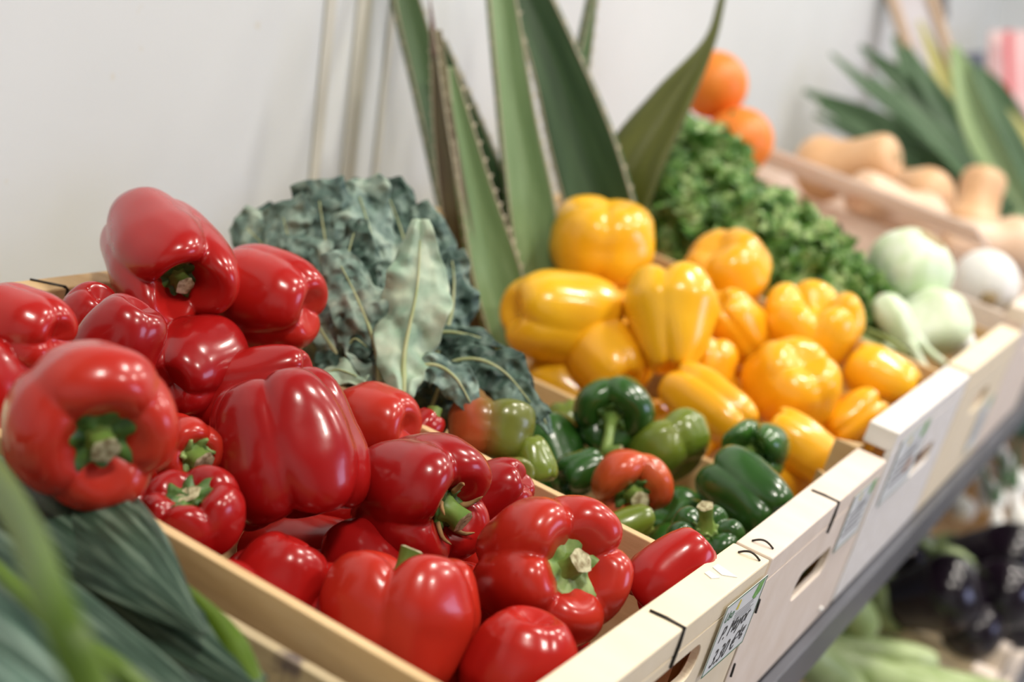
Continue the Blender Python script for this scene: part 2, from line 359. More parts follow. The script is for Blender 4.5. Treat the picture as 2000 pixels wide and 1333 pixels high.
red('red bell pepper with two long ridges lying behind the tall ridged one', (355, 672, 612, 850), .935, .090, .066, (-.9, -.25, -.05), 1.2, 4, 9, lobe=.15, dimple=.5, face=("g", .3))
red('tall ridged red bell pepper standing tip-up at the centre of the heap, streaked with highlights', (410, 715, 724, 1040), .825, .092, .086, (.24, -.95, .10), .5, 5, 10, stem=None, lobe=.18, taper=.90, dimple=.7)
red('small bright red bell pepper squeezed behind the large orange-red one, pale chewed stem', (290, 812, 440, 960), .80, .056, .052, (.62, -.18, .75), .2, 4, 11, m='orangered', cal='calyxpale', stem=(.010, .0060, .3), cr=.5, stemdir=(.5, -.6, 0))
red('red bell pepper facing up at the left crate wall, flat dried-out calyx', (255, 920, 495, 1095), .765, .058, .062, (-.06, .85, .52), .3, 5, 13, cal='calyx', cr=.46, stem=(.004, .0060, .1), lobe=.17, shoulder=.10, cupped=.12)
red('red bell pepper lying behind the tall ridged one, next to the kale leaves', (640, 740, 820, 915), .965, .078, .066, (-.8, .1, -.5), .5, 3, 14, lobe=.10, m='orangered')
red('small tip of a red bell pepper by the far wall, above the dark one', (785, 795, 868, 885), 1.0, .05, .046, (.5, .6, -.4), .3, 4, 15, cal='calyxpale', stem=(.010, .0045, .3))
red('dark red bell pepper in the middle with a shrivelled brown-tipped calyx pointing right', (680, 845, 962, 1122), .86, .080, .082, (.80, -.20, .56), .9, 4, 16, lobe=.28, shoulder=.08, dry=True, cr=.30, stem=(.016, .0062, .3), stemdir=(.3, -.9, 0), cupped=.15)
red('red bell pepper behind the dark one, touching the wall to the green pepper crate', (895, 890, 1042, 1040), .925, .066, .052, (-.6, -.3, -.2), .4, 4, 17, lobe=.08)
red('glossy many-lobed red bell pepper at the front right with a pale green stem', (920, 967, 1238, 1270), .828, .084, .088, (.50, .22, .82), .95, 5, 18, m='orangered', lobe=.24, shoulder=.08, cal='calyxpale', cr=.42, stem=(.013, .0062, .2), stemdir=(.3, .5, 0), cupped=.22)
red('smooth oval red bell pepper in the front right corner of the crate', (1212, 1028, 1398, 1218), .872, .076, .062, (-.62, -.55, .12), .3, 3, 19, lobe=.03, taper=.85, dimple=.15, stem=None)
red('red bell pepper standing upright at the front left, stem tip peeking over its shoulder', (620, 1076, 942, 1370), .765, .080, .080, (.10, .90, -.18), .4, 4, 20, m='orangered', lobe=.20, shoulder=.10, cal='calyxpale', stem=(.020, .0052, .2), stemdir=(.3, .2, 0))
red('red bell pepper in the front corner, lowest in the photo, with long streaks of light', (885, 1190, 1140, 1410), .755, .066, .062, (-.2, -.8, -.1), .7, 4, 22, lobe=.08, dimple=.3, taper=.8)
red('red bell pepper beside the left crate wall with one bright window reflection', (428, 1045, 650, 1235), .775, .070, .060, (-.45, -.85, .10), .3, 4, 23, lobe=.06, dimple=.3, taper=.85)
FILL = 'red bell pepper buried low in the heap, showing only through dark gaps'
for i, (x, y, z) in enumerate(((-.225, .30, -.065), (-.15, .31, -.06), (-.20, .20, -.075), (-.13, .22, -.078), (-.075, .26, -.06), (-.20, .12, -.095), (-.06, .10, -.09), (-.12, .03, -.095), (-.08, .36, -.06), (-.2, .39, -.04), (-.13, .38, -.03), (-.255, .14, -.08), (-.26, .06, -.09), (-.15, .165, -.062), (-.17, .08, -.088), (-.045, .17, -.075), (-.10, .13, -.085), (-.04, .27, -.07), (-.25, .24, -.075), (-.26, .33, -.05), (-.265, .195, -.06), (-.22, .165, -.07))):
    pepper('red bell pepper', FILL, 'red bell peppers buried in the heap', (x, y, z), 0, .075, .066, (rnd.uniform(-1, 1), rnd.uniform(-1, 1), -.4), 1, 4, 60 + i, stem=None)

GG = 'green and ripening bell peppers in the second crate'
def grn(label, *a, **k): return pepper('green bell pepper', label, GG, *a, **k)
grn('dark green bell pepper with a long hooked stem, top of the green heap', (1118, 732, 1280, 890), 1.17, .060, .064, (-.12, -.30, .92), .5, 3, 24, m='green', lobe=.24, shoulder=.10, cal='calyx', stem=(.033, .0040, .5), stemdir=(-.15, -1, 0), stemhook=(.8, .1, .3))
pepper('bell pepper', 'two-tone orange and olive bell pepper half turned from green to red, beside the kale', GG, (865, 780, 1056, 905), 1.03, .062, .066, (.1, .80, -.25), .8, 3, 25, m='mottled', lobe=.34, face=("g", .0), name='ripening_bell_pepper', stem=None)
grn('small olive bell pepper tucked under the two-tone one', (1000, 850, 1090, 955), 1.02, .046, .036, (.3, -.85, .2), .3, 3, 26, m='olive', stem=None)
pepper('bell pepper', 'dull brownish-orange bell pepper low by the wall of the red pepper crate', GG, (945, 893, 1045, 980), 1.0, .044, .04, (.4, .2, .5), .3, 3, 27, m='mottled', name='ripening_bell_pepper', stem=None)
grn('light green bell pepper half hidden behind the one with the hooked stem', (1068, 780, 1150, 890), 1.22, .05, .046, (-.2, .8, -.3), .3, 3, 28, m='olive', stem=None)
grn('shiny dark green bell pepper in the hollow between the two-tone and the orange one', (1080, 875, 1190, 975), 1.1, .05, .052, (-.7, -.3, .3), .3, 3, 29, m='green', lobe=.2, stem=None)
grn('yellowish-green bell pepper with brown patches in the middle of the green heap', (1212, 803, 1398, 938), 1.17, .054, .074, (-.45, .62, -.35), .3, 3, 30, m='olive', lobe=.26, stem=None, face=("g", .35), dimple=1.3)
pepper('bell pepper', 'curled orange bell pepper arching around its dark green stem', GG, (1128, 897, 1343, 1020), 1.075, .062, .078, (.14, -.40, .86), .2, 3, 33, m='orange', lobe=.30, shoulder=.20, name='orange_bell_pepper', cr=.44, stem=(.018, .0058, .2), stemdir=(.2, .6, 0), taper=.8)
grn('pale green bell pepper lying low along the wall of the red pepper crate', (1140, 985, 1280, 1075), 1.03, .06, .042, (.9, .3, -.2), .3, 3, 34, m='olive', lobe=.12, stem=None)
grn('many-lobed green bell pepper at the front corner with its stub of stem pointing up', (1278, 1000, 1478, 1105), 1.0, .05, .066, (.02, .82, .55), .3, 6, 35, m='green', lobe=.26, shoulder=.14, stem=(.022, .0048, .1), cal='calyxpale', cr=.30)
grn('big dark green two-lobed bell pepper against the front board', (1338, 883, 1572, 1036), 1.085, .078, .080, (-.55, .45, -.70), .9, 3, 36, m='green', lobe=.30, stem=None, face=("g", .1))
grn('dark green bell pepper behind the big two-lobed one, pale stem between its lobes', (1393, 830, 1560, 940), 1.16, .054, .064, (-.35, .05, .92), .7, 3, 37, m='green', lobe=.26, shoulder=.16, stem=(.026, .0042, .8), stemdir=(-.8, -.6, 0))
for i, (x, y, z) in enumerate(((.06, .12, -.095), (.13, .08, -.09), (.20, .10, -.085), (.12, .22, -.085), (.20, .22, -.08), (.235, .05, -.085), (.05, .2, -.085))):
    pepper('green bell pepper', 'dark green bell pepper buried at the bottom of the second crate', 'green bell peppers buried in the second crate', (x, y, z), 0, .06, .056, (rnd.uniform(-1, 1), rnd.uniform(-1, 1), -.3), 1, 3, 80 + i, m='green', stem=None)

YG = 'yellow bell peppers heaped in the third crate'
def yel(label, *a, **k): return pepper('yellow bell pepper', label, YG, *a, m='yellow', **k)
yel('blocky yellow bell pepper at the top of the heap in front of the agave leaves', (1070, 380, 1278, 560), 1.42, .080, .094, (-.1, -.93, -.25), .5, 4, 38, lobe=.12, taper=.97, stem=None)
yel('yellow bell pepper lying on its side at the left end of the heap', (975, 527, 1222, 720), 1.33, .096, .084, (.85, -.1, -.45), .3, 3, 39, lobe=.14, taper=.95, stem=None)
yel('small lobe of a yellow bell pepper between the left one and the upright one', (1150, 548, 1226, 650), 1.40, .06, .055, (.2, .5, -.6), .3, 3, 40, stem=None)
yel('upright yellow bell pepper in the centre, narrowing towards its base', (1217, 512, 1406, 732), 1.30, .094, .084, (.03, .92, -.40), .5, 4, 41, lobe=.13, taper=.66, shoulder=.06, stem=None)
yel('rounded yellow bell pepper on top at the back, against the parsley', (1325, 452, 1515, 602), 1.45, .072, .088, (.4, -.7, -.5), .5, 4, 42, lobe=.09, stem=None)
yel('squat yellow bell pepper with a crown of knobs around a dark hollow on top', (1490, 546, 1690, 728), 1.40, .080, .092, (.05, .80, .42), .4, 5, 43, lobe=.18, shoulder=.13, stem=None)
yel('lumpy yellow bell pepper behind the upright one', (1370, 556, 1503, 722), 1.39, .080, .070, (.5, -.55, -.5), .4, 5, 44, lobe=.2, stem=None)
yel('yellow bell pepper under the left one, next to the hooked green stem', (1092, 630, 1280, 775), 1.31, .072, .076, (-.4, .5, -.6), .4, 3, 45, lobe=.10, stem=None)
yel('small yellow bell pepper wedged below the upright one', (1340, 655, 1442, 775), 1.34, .062, .05, (.1, .8, -.3), .4, 3, 46, stem=None)
yel('heart-shaped yellow bell pepper resting above the green heap', (1280, 710, 1487, 870), 1.25, .080, .076, (-.65, .45, -.5), .6, 3, 47, lobe=.3, face=("g", .6), stem=None)
yel('broad yellow bell pepper with two bright glints, centre right of the heap', (1432, 668, 1658, 835), 1.33, .082, .090, (-.2, -.6, -.7), .4, 4, 48, lobe=.13, stem=None)
yel('yellow bell pepper at the right end, touching the front board', (1645, 670, 1800, 790), 1.375, .072, .062, (-.8, .35, -.35), .4, 3, 49, lobe=.09, taper=.8, stem=None)
yel('flat glimpse of a yellow bell pepper low along the front board', (1600, 762, 1745, 865), 1.335, .064, .052, (.7, .5, -.2), .4, 4, 51, stem=None)
yel('yellow bell pepper in the near corner of its crate, beside the green ones', (1480, 797, 1676, 960), 1.245, .082, .074, (-.75, .55, -.2), .3, 3, 52, lobe=.14, stem=None)
for i, (x, y, z) in enumerate(((.36, .10, -.08), (.44, .09, -.085), (.52, .09, -.07), (.36, .19, -.085), (.44, .19, -.075), (.52, .2, -.06), (.36, .28, -.085), (.45, .28, -.055), (.53, .3, -.05), (.45, .37, -.045))):
    pepper('yellow bell pepper', 'yellow bell pepper buried under the heap of the third crate', 'yellow bell peppers buried under the heap', (x, y, z), 0, .076, .072, (rnd.uniform(-1, 1), rnd.uniform(-1, 1), -.3), 1, 4, 90 + i, m='yellow', stem=None)

# ------------------------------------------------------------------ crates
def cut_slot(o, cx, cz, w, h, y0, y1):
    n = 12; pts = []
    for k in range(n):
        a = PI / 2 + PI * k / (n - 1); pts.append((cx - w / 2 + h / 2 + h / 2 * math.cos(a), cz + h / 2 * math.sin(a)))
    for k in range(n):
        a = -PI / 2 + PI * k / (n - 1); pts.append((cx + w / 2 - h / 2 + h / 2 * math.cos(a), cz + h / 2 * math.sin(a)))
    k = len(pts); vs = [Vector((x, y, z)) for y in (y0, y1) for x, z in pts]
    fs = [tuple(range(k)), tuple(range(2 * k - 1, k - 1, -1))] + [(i, k + i, k + (i + 1) % k, (i + 1) % k) for i in range(k)]
    c = link('cutter', vs, fs, M['dark'], None, False)
    bm = bmesh.new(); bm.from_mesh(c.data); bmesh.ops.recalc_face_normals(bm, faces=bm.faces); bm.to_mesh(c.data); bm.free()
    c.matrix_world = o.matrix_basis.copy(); c.parent = None
    bo = o.modifiers.new('b', 'BOOLEAN'); bo.object = c; bo.solver = 'EXACT'
    # evaluate without parents: both live in the same local frame
    par = o.parent; o.parent = None
    dg = bpy.context.evaluated_depsgraph_get(); dg.update()
    me = bpy.data.meshes.new_from_object(o.evaluated_get(dg)); o.modifiers.clear(); o.data = me; o.parent = par
    bpy.data.objects.remove(c)
def crate(label, x0, x1, depth, top, bot, wood_, side=None, sidetop=(-.012, -.012), yaw=0, slot=True, thick=.024, y0=0, slotc=None, group='wooden crates along the upper shelf', wirex=None, tilt=True, post=True):
    """front board toward the customer; local x along the row, y to the wall, z = 0 at the top edge"""
    o = thing('wooden_crate', label, 'crate', S(x1, y0, bot) if tilt else Vector((x1, y0, bot)), group)
    o.rotation_euler = (Matrix.Rotation(TILT if tilt else 0, 3, 'X') @ Matrix.Rotation(yaw, 3, 'Z')).to_euler()
    w = x1 - x0; t = top - bot; sd = side or wood_; g = .001
    f = box('front_board', (-w, 0, 0, .005, .004, t - .0172), M[wood_], o, 0)
    box('top_rail', (-w, 0, 0, thick, t - .017, t), M[wood_], o, .0012)
    if slot: cut_slot(f, (slotc[0] if slotc else -w / 2), t + (slotc[1] if slotc else -.055), .085, .022, -.01, .02)
    mod(f, 'BEVEL', width=.0004, segments=1, limit_method='ANGLE')
    box('back_board', (-w, 0, depth - .018, depth, .004, t), M[sd], o)
    for i, (a, st) in enumerate(((-w, sidetop[0]), (-.007, sidetop[1]))):
        box('side_panel', (a, a + .007, (.007 if st <= -.018 else thick) + g, depth - .018 - g, .004, t + st), M[sd], o, .0008)
    for k in range(4):
        q = depth * k / 4; box('floor_slat', (-w + .001, -.001, q + .003, q + depth / 4 - .004, .0, .004), M[sd], o, 0)
    if post:
        for a in (-w + .008, -.008):
            for b_ in (thick + .001, depth - .019):
                s1 = 1 if a < -w / 2 else -1; s2 = 1 if b_ < depth / 2 else -1
                v = [Vector((a, b_, z)) for z in (.005, t - .028)] ; v = []
                for z in (.005, t - .026): v += [Vector((a, b_, z)), Vector((a + s1 * .02, b_, z)), Vector((a, b_ + s2 * .02, z))]
                link('corner_post', v, [(0, 1, 2), (3, 5, 4), (0, 3, 4, 1), (1, 4, 5, 2), (2, 5, 3, 0)], M[sd], o, False)
    if wirex is not None:
        P = [Vector((wirex - .001, .0195, t + .0004)), Vector((wirex, .010, t + .0006)), Vector((wirex, -.0004, t + .0004)), Vector((wirex, -.0006, t - .010)), Vector((wirex, -.0004, t - .023))]
        tube('binding_wire', P, [.0011] * 5, M['wire'], o, 6)
    return o
c1 = crate('cream wooden crate full of red bell peppers, nearest of the upper row', -.304, -.0005, .475, 0, -.132, 'cream', 'tan', (-.001, -.021), math.radians(-1.0), slotc=(-.128, -.036), wirex=-.138)
c2 = crate('pinkish wooden crate holding green bell peppers and kale, second of the upper row', .006, .294, .475, -.001, -.132, 'pinkwood', 'tan', (-.03, -.058), 0, slotc=(-.137, -.056), wirex=-.141)
c3 = crate('whitish taller wooden crate of yellow bell peppers, third of the upper row', .302, .594, .475, .020, -.132, 'white', 'tan', (-.084, -.03), slotc=(-.11, -.062))
c4 = crate('wooden crate with parsley and fennel, fourth of the upper row', .600, .896, .475, .022, -.132, 'cream', 'tan')
c5 = crate('wooden crate with white onion, fifth of the upper row at the right edge', .902, 1.20, .475, .045, -.132, 'pinkwood', 'pinkcard')
c0 = crate('low stained plywood crate under the leeks in the left foreground', -.612, -.311, .475, -.015, -.132, 'cream', 'stained', (0, 0), slot=False)
# brown end block of the taller crate, staples and nails seen on the boards
def staple(parent, x, t, y, w=.011):
    tube('staple', spline([Vector((x + w * .5 * math.cos(a), y + w * .35 * math.cos(a) * .3, t + .0003 + .0032 * math.sin(a))) for a in (0, .6, 1.2, 1.9, 2.5, 3.14)], 14), [.0007] * 14, M['wire'], parent, 6)
def fstaple(parent, x, z, l=.010):
    tube('staple', [Vector((x, -.0004, z)), Vector((x + .002, -.0006, z - l))], [.0008] * 2, M['wire'], parent, 6)
for q in (c1, c2):
    pass
t1 = .132
def lying(parent, x, y, t, dx, dy):
    P = spline([Vector((x + dx * u, y + dy * u, t + .0004 + .003 * math.sin(PI * (.5 + u)))) for u in (-.5, -.25, 0, .25, .5)], 12)
    tube('staple', P, [.00075] * 12, M['wire'], parent, 6)
lying(c1, -.011, .010, t1, .003, -.013); lying(c2, -.288 + .012, .011, .131, .003, -.013)
fstaple(c2, -.283, t1 - .030); fstaple(c2, -.283, t1 - .075); fstaple(c2, -.281, t1 - .10)
tube('nail_head', [Vector((-.038, .001, t1 - .118)), Vector((-.038, -.002, t1 - .118))], [.0024, .0022], M['whiteveg'], c2, 8)
# torn white paper left on the top rail of the first crate
iv = c1.rotation_euler.to_matrix().transposed()
for pts in (((1392, 1108), (1402, 1102), (1420, 1114), (1440, 1128), (1410, 1123)), ((1376, 1119), (1385, 1115), (1406, 1129), (1390, 1130))):
    vs = [iv @ (H(x, y, .0006) - c1.location) for x, y in pts]; k = len(vs); vs = [v - Vector((0, 0, .0005)) for v in vs] + vs
    link('paper_scrap', vs, [tuple(range(k))[::-1], tuple(range(k, 2 * k))] + [(i, (i + 1) % k, k + (i + 1) % k, k + i) for i in range(k)], M['paper'], c1, False)
# back wire of the first crate
tube('binding_wire', [Vector((-.128, .474, t1 + .0004)), Vector((-.113, .4575, t1 + .0004)), Vector((-.112, .4562, t1 - .001)), Vector((-.112, .4562, t1 - .012))], [.0010] * 4, M['wire'], c1, 6)

# ------------------------------------------------------------------ price labels (paper cards on the boards)
def text_mesh(name, s, size, x, z, y, parent, m, shear=.35, rot=0, sx=1):
    cu = bpy.data.curves.new(name, 'FONT'); cu.body = s; cu.size = size; cu.shear = shear; cu.extrude = .00005; cu.resolution_u = 3
    tmp = bpy.data.objects.new('tmp', cu); C.objects.link(tmp)
    dg = bpy.context.evaluated_depsgraph_get(); me = bpy.data.meshes.new_from_object(tmp.evaluated_get(dg)); bpy.data.objects.remove(tmp)
    for v in me.vertices:
        px_, pz_ = v.co.x * sx, v.co.y
        v.co = Vector((x + px_ * math.cos(rot) - pz_ * math.sin(rot), y - v.co.z, z + px_ * math.sin(rot) + pz_ * math.cos(rot)))
    me.materials.clear(); me.materials.append(M[m])
    o = bpy.data.objects.new(name, me); C.objects.link(o); o.parent = parent; return o
def price_label(label, x, z, w, h, rot, full=True, parentrot=None, orange=False):
    o = thing('price_label', label, 'price label', S(x, -.0006, z), 'price labels on the crate fronts')
    o.rotation_euler = (TM @ (parentrot or Matrix.Identity(3))).to_euler()
    cr, sr = math.cos(rot), math.sin(rot)
    def r(px, pz): return (px * cr - pz * sr, px * sr + pz * cr)
    def plate(name, pts, y, m, th=.0002):
        k = len(pts); vs = [Vector((r(a, b_)[0], y, r(a, b_)[1])) for a, b_ in pts] + [Vector((r(a, b_)[0], y - th, r(a, b_)[1])) for a, b_ in pts]
        fs = [tuple(range(k)), tuple(range(2 * k - 1, k - 1, -1))] + [(i, k + i, k + (i + 1) % k, (i + 1) % k) for i in range(k)]
        return link(name, vs, fs, M[m], o, False)
    plate('card', [(0, 0), (w, 0), (w, h), (.0, h)], 0, 'paper', .0003)
    e = .0008
    for a in ((0, 0, w, e), (0, h - e, w, h), (0, 0, e, h), (w - e, 0, w, h)):
        plate('border_line', [(a[0], a[1]), (a[2], a[1]), (a[2], a[3]), (a[0], a[3])], -.0004, 'gline', .0001)
    plate('leaf_mark', [(w * .72, h * .80), (w * .80, h * .74), (w * .92, h * .80), (w * .95, h * .97), (w * .80, h * .97)], -.0004, 'gleaf', .0001)
    plate('yellow_mark', [(w * .30, h * .82), (w * .36, h * .80), (w * .38, h * .93), (w * .34, h * .95)], -.0004, 'ylw', .0001)
    if orange: plate('orange_mark', [(w * .55, h * .25), (w * .8, h * .32), (w * .78, h * .5), (w * .6, h * .4)], -.0004, 'orangemark', .0001)
    for k in range(5):
        zz = h * (.74 - .035 * k); plate('print_line', [(w * .34, zz), (w * (.86 - .05 * (k % 3)), zz), (w * (.86 - .05 * (k % 3)), zz + .0005), (w * .34, zz + .0005)], -.0004, 'greyink', .0001)
    if full:
        def tx(n_, s, size, a, b_, m): X = r(a, b_); text_mesh(n_, s, size, X[0], X[1], -.0005, o, m, .35, rot)
        tx('heading', 'Uso', h * .2, w * .05, h * .74, 'gline')
        tx('handwritten_name', 'P. Mayor', h * .30, w * .10, h * .44, 'ink')
        tx('handwritten_price', '3.30 \u20ac', h * .34, w * .10, h * .08, 'ink')
        tx('handwritten_unit', 'kg', h * .26, w * .72, h * .20, 'ink')
    else:
        for k in range(4):
            zz = h * (.58 - .12 * k); plate('print_line', [(w * .12, zz), (w * .8, zz), (w * .8, zz + h * .05), (w * .12, zz + h * .05)], -.0004, 'greyink', .0001)
    return o
price_label('white price card with green edge and handwritten 3.30 on the red pepper crate', -.0705, -.0545, .069, .046, 0, True, Matrix.Rotation(math.radians(-1.0), 3, 'Z'))
price_label('blurred price card with green corner on the green pepper crate', .208, -.056, .070, .046, 0, False)
price_label('blurred price card with green and orange marks on the yellow pepper crate', .33, -.050, .11, .058, 0, False, None, True)
price_label('blurred price card with a green leaf on the parsley crate', .80, -.108, .075, .06, 0, False)

# ------------------------------------------------------------------ leaves
def strip(name, P, Wd, nrm, m, parent, base, fold=.25, wave=0, crink=0, nu=40, nv=10, th=.0012, seed=0, twist=0, curl=0, both=None):
    """a blade along the points P (world) with widths Wd; nrm is the side its upper face looks to"""
    PP = spline(P, nu); WW = spline(Wd, nu); vs, fs = [], []
    for i, p in enumerate(PP):
        t = (PP[min(i + 1, nu - 1)] - PP[max(i - 1, 0)]).normalized()
        n = nrm if not isinstance(nrm, list) else (nrm[0].lerp(nrm[1], i / (nu - 1)))
        n = (n - t * n.dot(t)).normalized(); s = t.cross(n)
        if twist:
            q = Matrix.Rotation(twist * i / (nu - 1), 3, t); n = q @ n; s = q @ s
        w = max(WW[i], .0004) / 2
        for j in range(nv + 1):
            v = j / nv * 2 - 1; u = i / (nu - 1)
            h = fold * abs(v) ** 1.3 * w - curl * v * v * w
            wv = wave * w * math.sin(u * 17 + seed * 2.1 + (2 if v > 0 else 0)) * v * v
            x = v * w; cr_ = 0
            if crink:
                q = p + s * x
                cr_ = crink * (noise.noise(q * 42 + Vector((seed, 0, 0))) + .6 * noise.noise(q * 95 + Vector((0, seed, 0)))) * (.08 + .92 * min(1, abs(v) * 2.2))
                x *= 1 + .16 * noise.noise(Vector((u * 13, seed * 3.3, v * .6))) * abs(v)
            vs.append(p + s * x + n * (h + wv + cr_) - base)
    for i in range(nu - 1):
        for j in range(nv):
            a = i * (nv + 1) + j; fs.append((a, a + 1, a + nv + 2, a + nv + 1))
    o = link(name, vs, fs, m, parent); uv = o.data.uv_layers.new(name='UVMap')
    Ls = sum((PP[i + 1] - PP[i]).length for i in range(nu - 1))
    for lp in o.data.loops:
        i, j = divmod(lp.vertex_index, nv + 1); uv.data[lp.index].uv = ((j / nv - .5) * max(Wd) + seed * .37, i / (nu - 1) * Ls)
    mod(o, 'SOLIDIFY', thickness=th, offset=0)
    return o
# kale: one bunch, every leaf a part with its midrib
kb = S(.12, .36, -.125)
kale = thing('kale_bunch', 'bunch of crinkled blue-green kale standing behind the green peppers', 'kale', kb)
TV = V(0, .1, 1)
KL = [  # pixel path base -> tip, depth base/tip, widths px, material, normal
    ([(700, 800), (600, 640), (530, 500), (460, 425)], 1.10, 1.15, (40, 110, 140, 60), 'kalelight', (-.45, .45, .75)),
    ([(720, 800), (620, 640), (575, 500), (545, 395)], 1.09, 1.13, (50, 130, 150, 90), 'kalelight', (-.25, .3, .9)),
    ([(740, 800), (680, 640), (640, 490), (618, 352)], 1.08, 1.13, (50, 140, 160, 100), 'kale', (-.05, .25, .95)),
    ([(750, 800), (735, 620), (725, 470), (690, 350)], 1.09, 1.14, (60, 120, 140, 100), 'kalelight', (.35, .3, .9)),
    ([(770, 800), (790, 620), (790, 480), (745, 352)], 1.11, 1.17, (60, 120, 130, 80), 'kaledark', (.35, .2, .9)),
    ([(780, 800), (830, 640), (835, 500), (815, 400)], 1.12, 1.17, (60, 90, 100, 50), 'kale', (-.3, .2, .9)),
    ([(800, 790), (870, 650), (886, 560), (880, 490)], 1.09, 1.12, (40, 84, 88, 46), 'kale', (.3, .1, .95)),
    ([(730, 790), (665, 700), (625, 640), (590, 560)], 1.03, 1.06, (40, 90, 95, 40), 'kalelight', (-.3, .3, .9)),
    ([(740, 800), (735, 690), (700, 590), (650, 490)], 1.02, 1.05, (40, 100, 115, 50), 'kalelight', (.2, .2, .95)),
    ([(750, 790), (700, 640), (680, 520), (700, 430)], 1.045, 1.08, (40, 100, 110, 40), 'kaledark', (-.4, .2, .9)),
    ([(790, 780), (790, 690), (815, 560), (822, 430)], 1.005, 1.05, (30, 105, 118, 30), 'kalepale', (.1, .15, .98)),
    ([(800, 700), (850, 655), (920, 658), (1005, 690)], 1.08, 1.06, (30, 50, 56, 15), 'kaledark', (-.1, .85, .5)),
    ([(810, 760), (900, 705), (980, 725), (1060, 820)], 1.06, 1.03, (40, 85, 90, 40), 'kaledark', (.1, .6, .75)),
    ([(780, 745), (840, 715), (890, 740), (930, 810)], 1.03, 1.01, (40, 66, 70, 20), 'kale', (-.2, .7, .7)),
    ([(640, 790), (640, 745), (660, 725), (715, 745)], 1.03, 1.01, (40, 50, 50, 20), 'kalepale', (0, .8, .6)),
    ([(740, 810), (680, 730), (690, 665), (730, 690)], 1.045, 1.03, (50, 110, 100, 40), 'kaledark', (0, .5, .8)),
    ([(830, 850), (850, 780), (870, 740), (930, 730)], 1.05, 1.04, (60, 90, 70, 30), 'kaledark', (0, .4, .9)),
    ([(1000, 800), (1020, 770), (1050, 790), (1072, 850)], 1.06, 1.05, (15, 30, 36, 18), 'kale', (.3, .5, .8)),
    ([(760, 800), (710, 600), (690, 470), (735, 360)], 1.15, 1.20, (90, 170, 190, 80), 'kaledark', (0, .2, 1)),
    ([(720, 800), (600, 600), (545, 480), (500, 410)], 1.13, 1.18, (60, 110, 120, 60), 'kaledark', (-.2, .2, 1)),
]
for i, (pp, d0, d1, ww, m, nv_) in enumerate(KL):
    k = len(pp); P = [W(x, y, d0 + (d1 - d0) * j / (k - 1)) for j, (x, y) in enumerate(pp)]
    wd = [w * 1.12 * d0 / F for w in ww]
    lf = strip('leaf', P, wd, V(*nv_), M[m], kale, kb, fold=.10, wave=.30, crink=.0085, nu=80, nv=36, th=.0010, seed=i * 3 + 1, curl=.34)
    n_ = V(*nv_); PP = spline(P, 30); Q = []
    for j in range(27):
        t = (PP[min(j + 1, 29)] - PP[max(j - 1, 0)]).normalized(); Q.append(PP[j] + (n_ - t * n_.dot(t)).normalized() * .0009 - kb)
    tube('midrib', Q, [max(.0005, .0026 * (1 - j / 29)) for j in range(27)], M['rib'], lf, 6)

# agave leaves: each a thick blade with a spiny margin
def agave(label, pp, ds, ww, m, nv_, fold=.35, tip=True, spines=True, tw=0):
    P = [W(x, y, d) for (x, y), d in zip(pp, ds)]; wd = [w * d / F for w, d in zip(ww, ds)]
    if ww[-1] > 8 and pp[-1][1] < 0: P.append(P[-1] + (P[-1] - P[-2]) * .8); wd.append(.002)      # the point of the blade, above the frame
    base = P[0].copy(); o = thing('agave_leaf', label, 'agave leaf', base, 'agave leaves standing behind the peppers')
    n_ = V(*nv_)
    bl = strip('blade', P, wd, n_, M[m], o, base, fold=fold, nu=60, nv=14, th=.007, twist=tw)
    bl.modifiers[0].offset = -1
    PP = spline(P, 60); WW = spline(wd, 60); vs, fs = [], []
    for sgn in (-1, 1):
        edge = []
        for i in range(60):
            t = (PP[min(i + 1, 59)] - PP[max(i - 1, 0)]).normalized(); nn = (n_ - t * n_.dot(t)).normalized(); s = t.cross(nn)
            w = max(WW[i], .0004) / 2; edge.append((PP[i] + s * (w * sgn) + nn * (fold * w) - base, s * sgn, t))
        if spines:
            a, b_ = tube_geo([e[0] for e in edge], [.0011] * 60, 5); q = len(vs); vs += a; fs += [tuple(x + q for x in f) for f in b_]
            for i in range(4, 57, 3):
                e, s, t = edge[i]; q = len(vs); vs += [e - t * .0028, e + t * .0028, e + n_ * .0015, e + s * .0045 + t * .002]; fs += [(q, q + 1, q + 3), (q + 1, q + 2, q + 3), (q + 2, q, q + 3)]
    if spines: link('spiny_margin', vs, fs, M['spine'], o)
    if tip:
        t = (PP[-1] - PP[-4]).normalized()
        Q = spline([PP[-6] - base, PP[-2] - base, PP[-1] + t * .012 - base, PP[-1] + t * .03 - base], 10); tube('tip_spine', Q, [.004, .0038, .0034, .003, .0026, .0022, .0018, .0014, .0009, .0003], M['tipspine'], o, 6)
    return o
agave('tall pale agave leaf furthest left, behind the brown-edged one', [(965, 640), (900, 420), (845, 200), (785, -30)], (1.50, 1.50, 1.49, 1.48), (70, 75, 62, 46), 'agm', (.3, 0, .95), tip=False)
agave('brown-sided agave leaf with a dark pointed tip, left of the pale green blade', [(945, 720), (902, 480), (868, 260), (846, 60)], (1.40, 1.385, 1.375, 1.37), (62, 66, 46, 12), 'agb', (-.75, .1, .65))
agave('dark green agave leaf rising behind the brown-sided one', [(1005, 640), (975, 480), (915, 290), (858, 80)], (1.46, 1.45, 1.44, 1.43), (80, 105, 85, 20), 'agd', (.1, .1, .98), tip=False)
agave('light green agave blade with spiny left edge, in front of the kale', [(1010, 690), (965, 530), (925, 360), (880, 130)], (1.385, 1.38, 1.375, 1.37), (95, 96, 62, 14), 'agl', (.25, .1, .95), tip=False)
